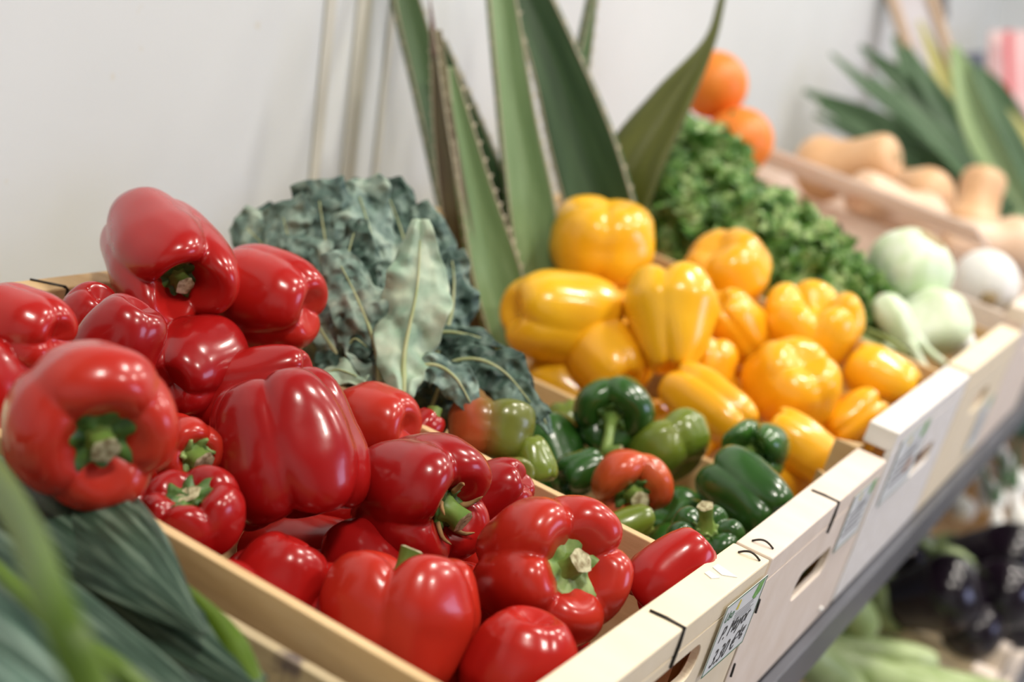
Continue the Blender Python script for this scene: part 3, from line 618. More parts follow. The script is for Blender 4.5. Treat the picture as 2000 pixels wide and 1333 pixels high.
agave('pale grey-green agave blade in the middle with a spiny right edge', [(1060, 620), (1040, 430), (1008, 220), (975, -40)], (1.42, 1.42, 1.43, 1.44), (78, 90, 68, 46), 'agl', (.15, .15, .95), tip=False)
agave('broad dark green agave leaf in the centre, reaching past the top of the photo', [(1195, 480), (1140, 290), (1085, 120), (1015, -60)], (1.50, 1.50, 1.50, 1.50), (130, 124, 92, 60), 'agd', (-.2, .15, .95), tip=False)
agave('thin distant agave leaf right of the broad dark one', [(1120, 380), (1118, 230), (1140, 110), (1165, -30)], (1.56, 1.56, 1.56, 1.56), (40, 36, 28, 10), 'agm', (.6, .1, .7), tip=False)
agave('olive agave leaf leaning right across the oranges, with a thin curved tip', [(1180, 470), (1230, 330), (1310, 200), (1385, 82), (1412, -10)], (1.53, 1.53, 1.54, 1.55, 1.56), (110, 112, 70, 16, 4), 'ago', (-.1, -.1, .98), spines=False, tip=False)

# parsley: bunches of small leaves on stems
def parsley(label, px, d, ext, n, seed, tilt_):
    r_ = random.Random(seed); c = W(px[0], px[1], d); e1, e2, e3 = V(*tilt_), None, V(0, .35, .9)
    e2 = e3.cross(e1).normalized(); e3 = e1.cross(e2)
    base = c - UPS * .03; o = thing('parsley_bunch', label, 'parsley', base, 'parsley bunches')
    vs, fs = [], []; sv, sf = [], []
    for i in range(n):
        a, b_ = r_.uniform(0, 2 * PI), math.sqrt(r_.random()); z = math.sqrt(max(0, 1 - b_ * b_)) * r_.uniform(.55, 1.05)
        p = c + e1 * (math.cos(a) * b_ * ext[0]) + e2 * (math.sin(a) * b_ * ext[1]) + e3 * (z * ext[2])
        nn = (e3 + Vector((r_.gauss(0, .6), r_.gauss(0, .6), r_.gauss(0, .6)))).normalized()
        t = nn.orthogonal().normalized(); t = Matrix.Rotation(r_.uniform(0, 6.28), 3, nn) @ t; s = nn.cross(t)
        z_ = r_.uniform(.012, .021)
        for la in (-1.0, 0, 1.0):                          # three leaflets, each a bent toothed blade
            ta = (t * math.cos(la) + s * math.sin(la)); sa = nn.cross(ta); q = len(vs)
            L_ = z_ * (1.25 if la == 0 else 1)
            prof = ((0, .0), (.25, .30), (.45, .5), (.6, .36), (.75, .42), (.9, .22), (1.1, .0))
            for u, w in prof: 
                k = -.35 * u * u * L_
                vs += [p + ta * (u * L_) + sa * (w * L_) + nn * (k + w * L_ * .35) - base, p + ta * (u * L_) + nn * k - base, p + ta * (u * L_) - sa * (w * L_) + nn * (k + w * L_ * .35) - base]
            for k in range(len(prof) - 1):
                fs += [(q + 3 * k, q + 3 * k + 1, q + 3 * k + 4, q + 3 * k + 3), (q + 3 * k + 1, q + 3 * k + 2, q + 3 * k + 5, q + 3 * k + 4)]
        if i % 4 == 0:
            f0 = c + e1 * (math.cos(a) * b_ * ext[0] * .5) + e2 * (math.sin(a) * b_ * ext[1] * .5) - e3 * .02
            va, fa = tube_geo([f0 - base, (f0 + p) / 2 + e3 * .004 - base, p - base], [.0011, .0009, .0006], 4, False); q = len(sv); sv += va; sf += [tuple(x + q for x in f) for f in fa]
    link('leaf', vs, fs, M['parsley'], o)['kind'] = 'stuff'
    link('stem', sv, sf, M['parsleystem'], o)['kind'] = 'stuff'
    return o
parsley('leafy parsley bunch at the top of the slope, under the oranges', (1345, 345), 1.74, (.075, .055, .045), 260, 1, (.8, -.5, .1))
parsley('parsley bunch behind the rounded yellow pepper, middle of the green slope', (1390, 440), 1.66, (.085, .055, .05), 300, 2, (.8, -.5, .1))
parsley('parsley bunch lower on the slope, behind the knobbly yellow pepper', (1530, 500), 1.62, (.075, .05, .045), 270, 3, (.75, -.65, .1))
parsley('parsley bunch at the foot of the slope beside the fennel', (1640, 590), 1.56, (.06, .04, .035), 200, 4, (.7, -.7, .1))
for k, (a, b_) in enumerate((((1640, 640), (1745, 705)), ((1660, 650), (1790, 720)), ((1690, 645), (1770, 690)), ((1700, 690), (1800, 735)))):
    d = 1.50
    P = [W(a[0], a[1], d), W((a[0] + b_[0]) / 2, (a[1] + b_[1]) / 2 - 6, d - .02), W(b_[0], b_[1], d - .035)]
    base = P[1] - Vector((0, 0, .003)); o = thing('parsley_stalk', ('olive loose parsley stalk nearest the knobbly yellow pepper', 'long loose parsley stalk reaching the front board', 'short loose parsley stalk under the fennel', 'pale lowest loose parsley stalk by the front board')[k], 'stalk', base, 'loose parsley stalks')
    tube('stalk', [p - base for p in spline(P, 12)], [.0032] * 12, M['parsleystem'] if k != 3 else M['fennel'], o, 6)

# ------------------------------------------------------------------ oranges, squash, fennel, onion
def blob(name, label, cat, c, prof, axis, m, group=None, fn=None, n=40, sub=36):
    rs = spline([p[0] for p in prof], sub); zs = spline([p[1] for p in prof], sub)
    vs, fs = lathe([(max(a, .0004), b_) for a, b_ in zip(rs, zs)], n, fn)
    fr = frame(axis); wv = place(vs, fr, Vector((0, 0, 0))); mz = min(v.z for v in wv); base = c + Vector((0, 0, mz))
    o = thing(name, label, cat, base, group); link('body' if name != 'orange' else 'peel', [v + c - base for v in wv], fs, M[m], o)
    return o, fr, c - base
def orange(label, c, R, ax):
    pr = [(R * math.sin(PI * k / 14), R * .97 * math.cos(PI * k / 14)) for k in range(15)]; pr[0] = (.002, R * .93)
    o, fr, off = blob('orange', label, 'orange', c, pr, ax, 'orangefruit', 'oranges piled against the wall')
    v, f = lathe([(.0005, .002), (.003, .0022), (.0042, .001), (.0045, -.001)], 10); link('stem_button', [fr @ (x + Vector((0, 0, R * .945))) + off for x in v], f, M['calyx'], o)
orange('topmost orange of the pile, behind the leaning olive agave leaf', W(1394, 166, 1.90), .0425, V(.3, .4, -.6))
orange('orange resting lower right in the pile, above the parsley', W(1443, 276, 1.87), .0425, V(-.2, .6, .4))
orange('orange half hidden by parsley and agave at the left of the pile', W(1345, 305, 1.93), .042, V(.5, .5, -.2))
orange('orange hidden deep in the pile behind the parsley', W(1415, 320, 1.97), .042, V(0, 1, 0))
def squash(label, px, d, L, R, ax, m, neck=.62):
    pr = [(.001, L * .5), (R * neck * .7, L * .48), (R * neck, L * .38), (R * neck * .97, L * .12), (R * .78, -.06 * L), (R, -.24 * L), (R * .86, -.40 * L), (R * .4, -.495 * L), (.002, -.49 * L)]
    o, fr, off = blob('butternut_squash', label, 'squash', W(px[0], px[1], d), pr, V(*ax), m, 'butternut squashes in the cardboard box')
    tube('stem', [fr @ Vector((0, 0, L * .47)) + off, fr @ Vector((0, 0, L * .52)) + off], [.009, .007], M['root'], o, 10)
squash('butternut squash on top of the box, big round end to the left', (1655, 322), 2.15, .150, .048, (.75, .08, .60), 'squash', .72)
squash('butternut squash half hidden behind the top one', (1765, 372), 2.22, .15, .045, (-.5, .3, -.6), 'squash')
squash('long pale butternut squash lying in front of the others', (1752, 408), 2.08, .155, .038, (-.85, .30, .4), 'squashpale', .85)
squash('short round butternut squash at the right, below the pale leek stalks', (1905, 410), 2.28, .13, .048, (.3, .85, -.2), 'squash', .7)
squash('pale butternut squash at the right edge behind the white onion', (1925, 478), 2.12, .16, .042, (-.9, .05, .2), 'squashpale', .8)
def fennel(label, px, d, R, Hh, ax, stalks=4, seed=1):
    pr = [(.004, Hh * .62), (R * .45, Hh * .60), (R * .62, Hh * .45), (R * .9, Hh * .1), (R, -.15 * Hh), (R * .8, -.38 * Hh), (R * .42, -.5 * Hh), (.002, -.5 * Hh)]
    fn = lambda th, i, r, z: (r * (1 + .05 * math.sin(th * 5 + i * .12)) * (1 - .18 * abs(math.sin(th))), z)
    o, fr, off = blob('fennel_bulb', label, 'fennel', W(px[0], px[1], d), pr, V(*ax), 'fennel', 'fennel bulbs in the fourth crate', fn)
    for k in range(stalks):
        a = 2 * PI * k / stalks + seed; q = Vector((math.cos(a), math.sin(a), 0))
        tube('stalk', [fr @ p + off for p in spline([q * R * .35 + Vector((0, 0, Hh * .45)), q * R * .5 + Vector((0, 0, Hh * .8)), q * R * .8 + Vector((0, 0, Hh * 1.15))], 8)], [R * .30, R * .28, R * .25, R * .22, R * .2, R * .19, R * .18, R * .17], M['fennel'], o, 10, M['whiteveg'])
    tube('root_end', [fr @ Vector((0, 0, -.49 * Hh)) + off, fr @ Vector((0, 0, -.53 * Hh)) + off], [R * .3, R * .25], M['root'], o, 12)
    return o
fennel('large pale fennel bulb below the long squash, round side up', (1768, 538), 1.60, .054, .092, (-.45, -.7, -.35), 4, 1)
fennel('smaller fennel bulb lying at the front board under the large one', (1815, 632), 1.55, .042, .075, (-.75, -.25, .2), 3, 2)
fennel('little white fennel bulb tucked between the parsley stems and the large fennel', (1748, 625), 1.52, .021, .055, (.5, -.8, .2), 3, 3)
pr = [(.003, .062), (.006, .055), (.012, .042), (.030, .028), (.038, .004), (.034, -.018), (.018, -.032), (.002, -.033)]
o, fr, off = blob('white_onion', 'large white onion at the right edge, brown root patch facing out', 'onion', W(1925, 555, 1.75), pr, V(.15, .55, -.8), 'whiteveg', None)
tube('root_patch', [fr @ Vector((0, 0, -.0325)) + off, fr @ Vector((0, 0, -.0365)) + off], [.011, .008], M['root'], o, 12)
pr = [(.002, .03), (.006, .02), (.014, .008), (.016, -.004), (.010, -.014), (.002, -.016)]
o, fr, off = blob('small_onion', 'tiny white onion by the front board at the end of the fourth crate', 'onion', W(1872, 668, 1.56), pr, V(-.5, .6, .3), 'whiteveg', None)
tube('root_patch', [fr @ Vector((0, 0, -.0155)) + off, fr @ Vector((0, 0, -.0175)) + off], [.005, .004], M['root'], o, 10)

# cardboard box with the squashes, and crates carrying the pile at the back
def board(name, P4, th, m, parent, base):
    n_ = (P4[1] - P4[0]).cross(P4[3] - P4[0]).normalized() * th
    vs = [p - base for p in P4] + [p + n_ - base for p in P4]
    return link(name, vs, [(0, 3, 2, 1), (4, 5, 6, 7), (0, 1, 5, 4), (1, 2, 6, 5), (2, 3, 7, 6), (3, 0, 4, 7)], M[m], parent, False)

# ------------------------------------------------------------------ leeks in the foreground
LB = S(-.46, .30, -.10)
LK = [
 ('leek with a broad folded leaf draped over the crate wall beside the red peppers', [
   ([(-90, 790), (85, 960), (235, 1085), (400, 1240)], (-.03, -.006, .008, .004), (150, 190, 170, 16), 'leek', 0),
   ([(30, 850), (165, 965), (268, 1060), (375, 1185)], (-.02, .000, .010, .006), (130, 150, 110, 14), 'leek', 0)]),
 ('leek with a long dark leaf lying second from the crate wall', [
   ([(-80, 900), (120, 1050), (300, 1190), (500, 1345)], (-.01, -.004, -.004, -.006), (120, 145, 130, 60), 'leek', 0),
   ([(-90, 960), (100, 1110), (280, 1250), (460, 1400)], (-.02, -.016, -.02, -.02), (110, 130, 110, 60), 'leekpale', 0)]),
 ('leek with a narrow bright green tip pointing to the bottom edge', [
   ([(340, 1130), (430, 1220), (475, 1290), (515, 1390)], (-.004, .002, -.002, -.01), (14, 38, 44, 34), 'leekbright', 0),
   ([(100, 1080), (260, 1190), (400, 1290), (500, 1420)], (-.034, -.030, -.034, -.04), (90, 120, 110, 80), 'leek', 0)]),
 ('leek lying deep in the lower left corner, dark green', [
   ([(-120, 1020), (60, 1160), (240, 1290), (400, 1420)], (-.012, -.004, -.008, -.014), (120, 140, 120, 100), 'leek', 0),
   ([(-100, 1090), (80, 1230), (240, 1350), (380, 1450)], (-.03, -.022, -.03, -.035), (110, 120, 120, 100), 'leek', 0)]),
 ('pale bluish leek leaf bundle in the very corner of the photo', [
   ([(-160, 1130), (20, 1260), (160, 1390), (260, 1480)], (.004, .014, .010, .0), (140, 150, 140, 110), 'leekpale', 0),
   ([(-180, 1230), (-20, 1350), (100, 1460), (200, 1560)], (.01, .022, .02, .01), (150, 160, 150, 110), 'leekpale', 0)]),
 ('bright yellow-green leek leaf arching out of focus in the left foreground', [
   ([(-60, 860), (30, 1000), (100, 1170), (195, 1390)], (.03, .085, .105, .09), (50, 62, 74, 80), 'leekbright', 0),
   ([(-60, 1060), (110, 1220), (230, 1300), (340, 1400)], (.02, .03, .03, .02), (26, 30, 30, 20), 'leekbright', 0)]),
]
for i, (lab, leaves) in enumerate(LK):
    P0 = [H(x, y, hh) for (x, y), hh in zip(leaves[0][0], leaves[0][1])]; base = P0[0] - Vector((0, 0, .015)); o = thing('leek', lab, 'leek', base, 'leeks in the foreground crate')
    for j, (pp, h, ww, m, tw) in enumerate(leaves):
        k = len(pp); P, wd = [], []
        for q, ((x, y), w) in enumerate(zip(pp, ww)):
            p = H(x, y, h[q]); P.append(p)
            wd.append(w * ((toS(p) - toS(CAM)).dot(toS(RW @ Vector((0, 0, 1))))) / F)
        nn = (UPS * .9 + V(-.3 + .2 * j, .1, .3)).normalized()
        strip('leaf', P, wd, nn, M[m], o, base, fold=-.34, wave=.08, nu=60, nv=16, th=.0016, seed=i * 5 + j)
    q0 = P0[0]; dr = (P0[0] - P0[1]).normalized()
    if i != 2: tube('shaft', [p - base for p in (q0 + dr * .20, q0 + dr * .14, q0 + dr * .08, q0 + dr * .05)], [.014, .015, .016, .012], M['shaft'], o, 16)

# ------------------------------------------------------------------ leeks far behind
FL = [
 ('far leek with pale stalk and light leaf at the right edge', [([(2045, 470), (1965, 335), (1905, 215), (1862, 90)], 85, 'bgleafpale'), ([(2040, 420), (1985, 300), (1930, 190), (1895, 120)], 40, 'bgleaf')]),
 ('far leek lying lowest with leaves just above the squashes', [([(1960, 430), (1850, 340), (1720, 270), (1600, 205)], 56, 'bgleaf'), ([(1960, 440), (1880, 360), (1780, 310), (1690, 262)], 50, 'bgleaf'), ([(1960, 430), (1870, 320), (1790, 240), (1700, 150)], 60, 'bgleaf')]),
 ('far leek with two steep dark leaves in the middle of the bunch', [([(1985, 430), (1890, 300), (1800, 200), (1712, 120)], 60, 'bgleaf'), ([(1990, 430), (1900, 300), (1830, 200), (1770, 90)], 56, 'bgleaf')]),
 ('far leek with a fan of dark leaves reaching furthest left', [([(1990, 470), (1850, 330), (1700, 240), (1570, 178)], 60, 'bgleaf'), ([(1990, 470), (1840, 350), (1720, 290), (1590, 225)], 50, 'bgleaf'), ([(1990, 470), (1830, 290), (1700, 180), (1622, 105)], 40, 'bgleaf')]),
 ('far leek with upright dark leaf tips', [([(2010, 450), (1880, 280), (1770, 170), (1680, 90)], 55, 'bgleaf'), ([(2010, 450), (1870, 300), (1790, 180), (1745, 70)], 50, 'bgleaf')]),
 ('far leek with a long yellowing leaf', [([(2030, 450), (1920, 300), (1850, 170), (1795, 40)], 42, 'bgleafyellow'), ([(2020, 460), (1900, 330), (1830, 230), (1770, 130)], 46, 'bgleaf')]),
 ('far leek leaning against the right edge with a dark leaf', [([(2080, 420), (2010, 300), (1950, 190), (1915, 130)], 50, 'bgleaf'), ([(2100, 440), (2030, 330), (1985, 260), (1940, 190)], 44, 'bgleafyellow')]),
]
for i, (lab, lv) in enumerate(FL):
    d = 2.62 + .05 * i; base = W(lv[0][0][0][0], lv[0][0][0][1] + 110, d - .1); o = thing('leek', lab, 'leek', base, 'leeks standing far behind')
    for j, (pp, w, m) in enumerate(lv):
        P = [W(x, y, d - .03 * j + .02 * q) for q, (x, y) in enumerate(pp)]; k = w * d / F
        strip('leaf', P, [k * 1.2, k * 1.15, k * .9, k * .18], V(-.3 + .3 * j, .5, .8), M[m], o, base, fold=.4, nu=40, nv=8, th=.002, seed=i + j)
    s0 = W(*lv[0][0][0], d); dr = (W(lv[0][0][0][0] + 70, lv[0][0][0][1] + 90, d - .06) - s0)
    tube('shaft', [s0 - dr * .6 - base, s0 - base, s0 + dr - base], [.020, .021, .022], M['shaft'], o, 14)

exec_room = True
# ------------------------------------------------------------------ shelf, lower crates
sh = thing('display_shelf', 'grey metal shelf edge carrying the row of crates', 'shelf', S(1.0, .2, -.16))
sh.rotation_euler = TM.to_euler()
box('shelf_plate', (-2.4, 2.2, -.2, .36, .0195, .0265), M['shelf'], sh, 0)
box('front_lip', (-2.4, 2.2, -.209, -.2005, -.012, .030), M['shelf'], sh, .001)

def lowcrate(label, x0, x1, y0, dp, top, ht, w_, sd):
    o = thing('wooden_crate', label, 'crate', S(x1, y0, top - ht), 'wooden crates on the lower shelf'); o.rotation_euler = TM.to_euler()
    w = x1 - x0
    box('front_board', (-w, 0, 0, .018, .004, ht * .75), M[w_], o); box('back_board', (-w, 0, dp - .016, dp, .004, ht), M[sd], o)
    box('side_panel', (-w, -w + .010, .019, dp - .017, .004, ht), M[sd], o); box('side_panel', (-.010, 0, .019, dp - .017, .004, ht), M[sd], o)
    for a in (-w + .011, -.041): box('corner_post', (a, a + .03, .0185, .05, .005, ht + .03), M[w_], o)
    box('floor_panel', (-w + .001, -.001, .001, dp - .001, 0, .004), M[sd], o, 0)
    return o
LT = -.45
lowcrate('crate of pale green marrows on the lower shelf, at the bottom edge', .80, 1.135, -.135, .42, LT - .02, .12, 'pinkwood', 'cream')
lowcrate('crate of aubergines on the lower shelf', 1.142, 1.48, -.135, .42, LT, .12, 'pinkwood', 'cream')
lowcrate('crate of white spring onions on the lower shelf, beyond the aubergines', 1.49, 2.1, -.135, .42, LT - .01, .12, 'cream', 'tan')
s2 = thing('lower_shelf', 'lower grey metal shelf under the aubergine crate', 'shelf', S(1.0, .1, LT - .16)); s2.rotation_euler = TM.to_euler()
box('shelf_plate', (-2.4, 2.2, -.26, .36, .005, .018), M['shelf'], s2, 0); box('front_lip', (-2.4, 2.2, -.268, -.2605, -.02, .03), M['shelf'], s2, 0)
def aubergine(label, px, d, L, R, ax):
    pr = [(.004, L * .5), (R * .42, L * .47), (R * .58, L * .3), (R * .82, 0), (R, -.22 * L), (R * .85, -.40 * L), (R * .45, -.49 * L), (.002, -.5 * L)]
    o, fr, off = blob('aubergine', label, 'aubergine', W(px[0], px[1], d), pr, V(*ax), 'egg', 'aubergines in the lower crate')
    v, f = lathe([(.004, L * .53), (R * .3, L * .525), (R * .52, L * .46), (R * .68, L * .36), (R * .72, L * .28)], 30, lambda th, i, r, z: (r * 1.03, z - (i == 4) * .014 * abs(math.sin(th * 2.5))))
    c_ = link('cap', [fr @ x + off for x in v], f, M['eggcal'], o)
    tube('stalk', [fr @ p + off for p in (Vector((0, 0, L * .5)), Vector((.002, 0, L * .58)), Vector((.008, 0, L * .66)))], [.009, .007, .008], M['eggcal'], o, 10)
aubergine('aubergine at the front of its crate with a bright bluish glint', (1800, 1170), 2.02, .16, .054, (-.80, -.25, -.5))
aubergine('aubergine with the pale green cap, lying across the middle', (1925, 1165), 2.06, .19, .038, (-.74, .62, .12))
aubergine('aubergine furthest back, against the spring onions', (1915, 1095), 2.22, .18, .055, (-.85, -.1, -.6))
aubergine('aubergine in the deep shade at the left under the shelf', (1735, 1100), 2.16, .15, .048, (-.5, -.3, -.8))
aubergine('aubergine at the right front post, only its shoulder in view', (1990, 1180), 2.05, .15, .048, (.8, -.4, -.4))
aubergine('aubergine lying lowest, between the crate wall and the corner post', (1900, 1245), 2.04, .14, .042, (.3, -.5, -.8))
def marrow(label, px, d, L, R, ax, m='palegreen'):
    pr = [(.002, L * .5), (R * .7, L * .48), (R * .9, L * .3), (R, 0), (R * .98, -.3 * L), (R * .7, -.46 * L), (.002, -.5 * L)]
    o, fr, off = blob('marrow', label, 'marrow', W(px[0], px[1], d), pr, V(*ax), m, 'pale green marrows in the lower crate')
    tube('stalk', [fr @ Vector((0, 0, L * .49)) + off, fr @ Vector((0, 0, L * .56)) + off], [R * .45, R * .4], M['eggcal'], o, 8)
marrow('long pale marrow with a whitish streak of light, front of its crate', (1745, 1335), 1.80, .27, .024, (-.90, .34, .15))
marrow('long marrow behind the streaked one, against the aubergine crate', (1705, 1275), 1.90, .17, .020, (-.93, .18, .1))
marrow('marrow at the bottom edge under the corner post', (1880, 1350), 1.86, .20, .022, (-.85, .25, .3))
marrow('short rounded green marrow just under the shelf edge', (1665, 1195), 1.90, .08, .026, (-.4, .7, .3))
marrow('marrow in the corner below the shelf edge at the bottom of the photo', (1610, 1310), 1.76, .13, .026, (-.6, .5, .4))
ON = [('white spring onion bulb nearest the aubergines at left', (1880, 995), 2.42, .021), ('pinkish-white spring onion bulb in the middle', (1938, 975), 2.44, .024), ('biggest white spring onion bulb, upper right', (1978, 945), 2.50, .028), ('white spring onion bulb at the right edge, low', (1995, 1020), 2.42, .022), ('small spring onion bulb low in front', (1950, 1045), 2.36, .02), ('greenish spring onion bulb highest up, under the shelf edge', (1910, 920), 2.55, .018)]
for i, (lab, px, d, R) in enumerate(ON):
    pr = [(R * .28, R * 2.6), (R * .34, R * 1.9), (R * .6, R * 1.0), (R, 0), (R * .85, -.6 * R), (R * .3, -R), (.001, -R)]
    o, fr, off = blob('spring_onion', lab, 'spring onion', W(px[0], px[1], d), pr, V(-.35 + .1 * i, .75, -.35), 'whiteveg', 'spring onions on the lower shelf')
    for k in range(2):
        q = .3 if k else -.3
        tube('leaf', [fr @ p + off for p in spline([Vector((0, 0, R * 2.4)), Vector((q * R * 2, 0, R * 4.5)), Vector((q * R * 5, q * R, R * 7))], 8)], [R * .3, R * .3, R * .28, R * .26, R * .24, R * .2, R * .15, R * .08], M['bgleaf'], o, 8)

# cardboard box behind the fifth crate, holding the squashes
cb = thing('cardboard_box', 'cardboard box of butternut squashes with a flap folded open', 'box', S(1.43, .30, -.132)); cb.rotation_euler = TM.to_euler()
box('box_panel', (-.22, .22, -.20, -.194, 0, .13), M['pinkcard'], cb, 0); box('box_panel', (-.22, .22, .17, .176, 0, .17), M['pinkcard'], cb, 0)
box('box_panel', (-.22, -.214, -.194, .17, 0, .13), M['pinkcard'], cb, 0); box('box_panel', (.214, .22, -.194, .17, 0, .16), M['pinkcard'], cb, 0)
box('box_bottom', (-.2135, .2135, -.1935, .1695, .05, .056), M['card'], cb, 0)
fb = S(1.21, .30, .03) - cb.location
board('flap', [TM.transposed() @ (S(1.214, .11, .052) - cb.location), TM.transposed() @ (S(1.214, .46, .052) - cb.location), TM.transposed() @ (S(1.12, .45, .085) - cb.location), TM.transposed() @ (S(1.12, .12, .082) - cb.location)], .004, 'pinkcard', cb, Vector((0, 0, 0)))
c6 = crate('wooden crate far down the row under the standing leeks', 1.70, 2.2, .475, .03, -.132, 'cream', 'tan', slot=False)
# ------------------------------------------------------------------ room
def plane(name, P4, m, kind='structure', th=.02):
    n_ = (P4[1] - P4[0]).cross(P4[3] - P4[0]).normalized() * th
    vs = list(P4) + [p - n_ for p in P4]
    o = link(name, vs, [(0, 1, 2, 3), (4, 7, 6, 5), (0, 4, 5, 1), (1, 5, 6, 2), (2, 6, 7, 3), (3, 7, 4, 0)], m, None, False); o['kind'] = kind; return o
mw = noisy(mat('white wall paint', (.74, .76, .75), .45, .4), [(.3, (.62, .65, .64)), (.7, (.68, .71, .70))], 3, bump=.10, bscale=35, dist=.002); M['wall'] = mw
n = nd(mw, 'ShaderNodeTexNoise', Scale=60, Detail=1); lk(mw, coords(mw), n.inputs['Vector'])
b = mw.node_tree.nodes['Principled BSDF']; src = b.inputs['Base Color'].links[0].from_socket
mx = nd(mw, 'ShaderNodeMix', data_type='RGBA'); mx.inputs[7].default_value = (.62, .60, .50, 1)
mr = nd(mw, 'ShaderNodeMapRange'); mr.inputs[1].default_value = .72; mr.inputs[2].default_value = .80; mr.inputs[4].default_value = .8
lk(mw, n.outputs['Fac'], mr.inputs[0]); lk(mw, mr.outputs[0], mx.inputs[0]); lk(mw, src, mx.inputs[6]); lk(mw, mx.outputs[2], b.inputs['Base Color'])
M['floor'] = noisy(mat('grey floor', (.3, .29, .28), .5), [(.3, (.26, .25, .24)), (.7, (.34, .33, .32))], 6)
M['ceil'] = noisy(mat('grey ceiling', (.3, .3, .3), .8), [(.3, (.26, .26, .26)), (.7, (.32, .32, .32))], 4)
M['wallgrey'] = noisy(mat('grey shop wall', (.3, .3, .3), .8), [(.3, (.24, .24, .25)), (.7, (.3, .3, .31))], 4)
YB, ZF, ZC, X0, X1, YF = .60, -1.05, 1.75, -2.2, 3.9, -3.2
plane('floor', [Vector((X0, YF, ZF)), Vector((X1, YF, ZF)), Vector((X1, YB, ZF)), Vector((X0, YB, ZF))], M['floor'])
plane('ceiling', [Vector((X0, YB, ZC)), Vector((X1, YB, ZC)), Vector((X1, YF, ZC)), Vector((X0, YF, ZC))], M['ceil'])
plane('wall_back', [Vector((X0, YB, ZF)), Vector((X1, YB, ZF)), Vector((X1, YB, ZC)), Vector((X0, YB, ZC))], mw)
plane('wall_right', [Vector((X1, YB, ZF)), Vector((X1, YF, ZF)), Vector((X1, YF, ZC)), Vector((X1, YB, ZC))], mw)
plane('wall_left', [Vector((X0, YF, ZF)), Vector((X0, YB, ZF)), Vector((X0, YB, ZC)), Vector((X0, YF, ZC))], mw)
# shop front with its window on the customer's side
wz0, wz1, wx0, wx1 = .05, 1.1, .7, 2.2
for nm, (a, b_, c_, d_) in dict(trim_1=(X0, wx0, ZF, ZC), trim_2=(wx1, X1, ZF, ZC), trim_3=(wx0, wx1, ZF, wz0), trim_4=(wx0, wx1, wz1, ZC)).items():
    o = plane('wall_front', [Vector((b_, YF, c_)), Vector((a, YF, c_)), Vector((a, YF, d_)), Vector((b_, YF, d_))], M['wallgrey'])
M['daylight'] = mat('daylit window pane', (.5, .6, .8), .3, emis=((.58, .62, 1.0), 9.0))
plane('window_1', [Vector((wx1, YF, wz0)), Vector((wx0, YF, wz0)), Vector((wx0, YF, wz1)), Vector((wx1, YF, wz1))], M['daylight'])

# thin flat beige stripes on the wall
M['beige'] = noisy(mat('beige wall stripe', (.6, .58, .46), .5), [(.3, (.56, .55, .46)), (.7, (.62, .61, .53))], 5)
def wallx(x, y):                                           # where the line of sight meets the back wall
    d = RW @ ray(x, y); k = (YB - CAM.y) / d.y; return CAM + d * k
xs = [wallx(625, 200).x, wallx(690, 200).x, wallx(745, 200).x]
for i, (w, lab) in enumerate(((.016, 'thin beige batten on the white wall, leftmost of three'), (.024, 'wide beige batten on the white wall, middle of three'), (.010, 'narrow faint beige batten on the white wall, rightmost of three'))):
    o = thing('wall_stripe', lab, 'stripe', Vector((xs[i], YB, -.35)), 'beige stripes on the back wall')
    box('stripe', (-w / 2, w / 2, -.0030, -.0005, 0, 2.09), M['beige'], o, .001)

# things far behind at the end of the row
M['darkbox'] = noisy(mat('dark blue grey plastic', (.07, .08, .12), .5), [(.3, (.06, .07, .10)), (.7, (.09, .10, .15))], 10)
M['darkbrown'] = noisy(mat('dark grey brown', (.12, .1, .1), .6), [(.3, (.10, .09, .085)), (.7, (.14, .12, .12))], 10)
M['pink'] = noisy(mat('pink paper', (.8, .5, .48), .6), [(.3, (.80, .42, .42)), (.7, (.82, .66, .62))], 6)
M['redm'] = mat('red print', (.7, .12, .13), .5)
M['greyface'] = noisy(mat('greyish print', (.55, .52, .52), .5), [(.3, (.48, .44, .44)), (.7, (.62, .60, .62))], 14)
M['poster'] = mat('white board', (.84, .84, .85), .4)
M['darkgreen'] = noisy(mat('dark green plastic', (.01, .07, .03), .5), [(.3, (.008, .05, .025)), (.7, (.015, .09, .04))], 8)
def slab(name, label, cat, pts, d, th, m, group=None, edge=None):
    P = [W(x, y, dd) for (x, y), dd in zip(pts, d)]; base = sum(P, Vector()) / 4; base.z = min(p.z for p in P)
    o = thing(name, label, cat, base, group); board('panel', P, th, m, o, base)
    return o, P, base
o, P, base = slab('display_sign', 'brown-framed display board leaning among the far leeks', 'sign', [(1722, -60), (1800, -60), (1905, 270), (1830, 270)], (3.2, 3.2, 3.15, 3.15), .03, 'greyface')
for a, b_ in ((0, 3), (1, 2)): tube('frame_rail', [P[a] - base, P[b_] - base], [.012, .012], M['card'], o, 8)
for a, b_ in ((0, 1), (3, 2)): tube('frame_rail', [P[a] - base, P[b_] - base], [.012, .012], M['card'], o, 8)
o, P, base = slab('scale_box', 'dark blue-grey box far behind the pale leek leaf', 'box', [(1872, 105), (1922, 100), (1950, 400), (1890, 405)], (3.3, 3.3, 3.3, 3.3), .10, 'darkbox')
o, P, base = slab('wall_box', 'dark brown-grey box high up in the far background', 'box', [(1800, -80), (1850, -80), (1852, 35), (1808, 35)], (3.4, 3.4, 3.4, 3.4), .10, 'darkbrown')
o, P, base = slab('poster', 'pink and white poster at the right edge of the far background', 'poster', [(1935, 60), (2150, 60), (2150, 480), (1925, 480)], (3.82, 3.95, 3.95, 3.82), .01, 'pink')
Q = [W(x, y, 3.78) for x, y in ((1962, 60), (1978, 60), (1982, 240), (1968, 240))]; board('red_band', Q, .006, 'redm', o, base)
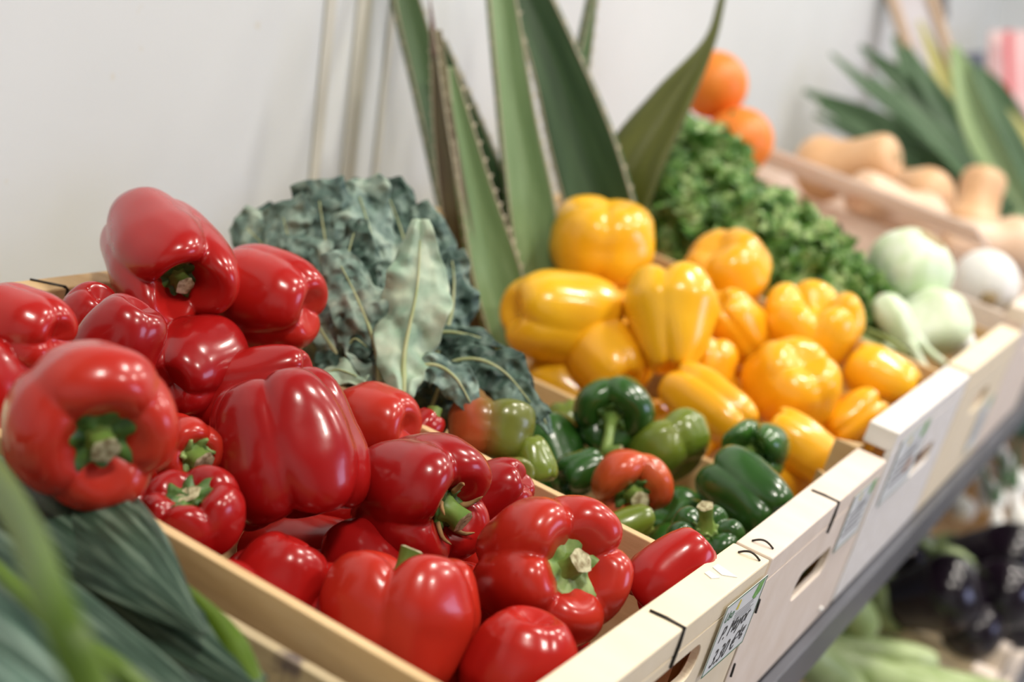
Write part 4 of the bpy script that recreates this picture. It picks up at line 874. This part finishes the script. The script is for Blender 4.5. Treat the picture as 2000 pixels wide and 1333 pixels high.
o, P, base = slab('plastic_bin', 'dark green plastic bin under the shelf at the right edge', 'bin', [(1955, 760), (2200, 740), (2200, 890), (1950, 835)], (2.62, 2.8, 2.8, 2.62), .15, 'darkgreen')
o, P, base = slab('sack', 'brown sack behind the spring onions at the right edge', 'sack', [(1905, 830), (2150, 830), (2150, 960), (1905, 910)], (3.05, 3.05, 3.05, 3.05), .08, 'brownwood')

# ------------------------------------------------------------------ light
def lamp(name, kind, loc, energy, col, size=.2, to=None, sy=None, shape='DISK'):
    l = bpy.data.lights.new(name, kind); l.energy = energy; l.color = col
    if kind == 'AREA':
        l.shape = shape; l.size = size
        if sy: l.size_y = sy
    o = bpy.data.objects.new(name, l); C.objects.link(o); o.location = loc
    d = (to - loc) if to is not None else Vector((0, 0, -1)); o.rotation_euler = d.to_track_quat('-Z', 'Y').to_euler()
    return o
M['glow'] = mat('lamp diffuser', (.9, .9, .85), .5, emis=((1, .90, .78), 14))
M['fixture'] = mat('white lamp ring', (.8, .8, .8), .4)
n = 0
for x, y in ((-.75, -.45), (.75, -.5), (2.2, -.45), (.05, -1.6), (1.6, -1.5), (3.3, -1.2)):  # the last lamp is an unseen extra, added to brighten the right wall
    if True:
        p = Vector((x, y, ZC - .02)); f = thing('ceiling_lamp', 'round recessed ceiling lamp above the display', 'lamp', p, 'ceiling lamps')
        v, q = lathe([(.17, .018), (.17, 0), (.152, -.002), (.152, .01)], 32); link('ring', v, q, M['fixture'], f)
        v, q = lathe([(.001, .004), (.15, .004), (.15, .008), (.001, .008)], 32); link('diffuser', v, q, M['glow'], f)
        lamp('lamp_light', 'AREA', p - Vector((0, 0, .012)), 30, (1, .93, .84), .28)
w = bpy.data.worlds.new('World'); sc.world = w; w.use_nodes = True
w.node_tree.nodes['Background'].inputs['Color'].default_value = (.9, .95, 1, 1); w.node_tree.nodes['Background'].inputs['Strength'].default_value = .15

# ------------------------------------------------------------------ camera
cam = bpy.data.cameras.new('camera'); co = bpy.data.objects.new('camera', cam); C.objects.link(co); sc.camera = co
right, up, back = RW @ Vector((1, 0, 0)), RW @ Vector((0, -1, 0)), RW @ Vector((0, 0, -1))
mw4 = Matrix((right, up, back)).transposed().to_4x4(); mw4.translation = CAM; co.matrix_world = mw4
cam.sensor_width = 36; cam.lens = F * 36 / 2000; cam.clip_start = .02
cam.dof.use_dof = True; cam.dof.focus_distance = .87; cam.dof.aperture_fstop = 4.5
sc.view_settings.view_transform = 'Standard'; sc.view_settings.look = 'None'; sc.view_settings.gamma = 1; sc.view_settings.use_curve_mapping = False
sc.view_settings.exposure = -.62
try:
    sc.cycles.use_denoising = True; sc.cycles.max_bounces = 8
except Exception: pass
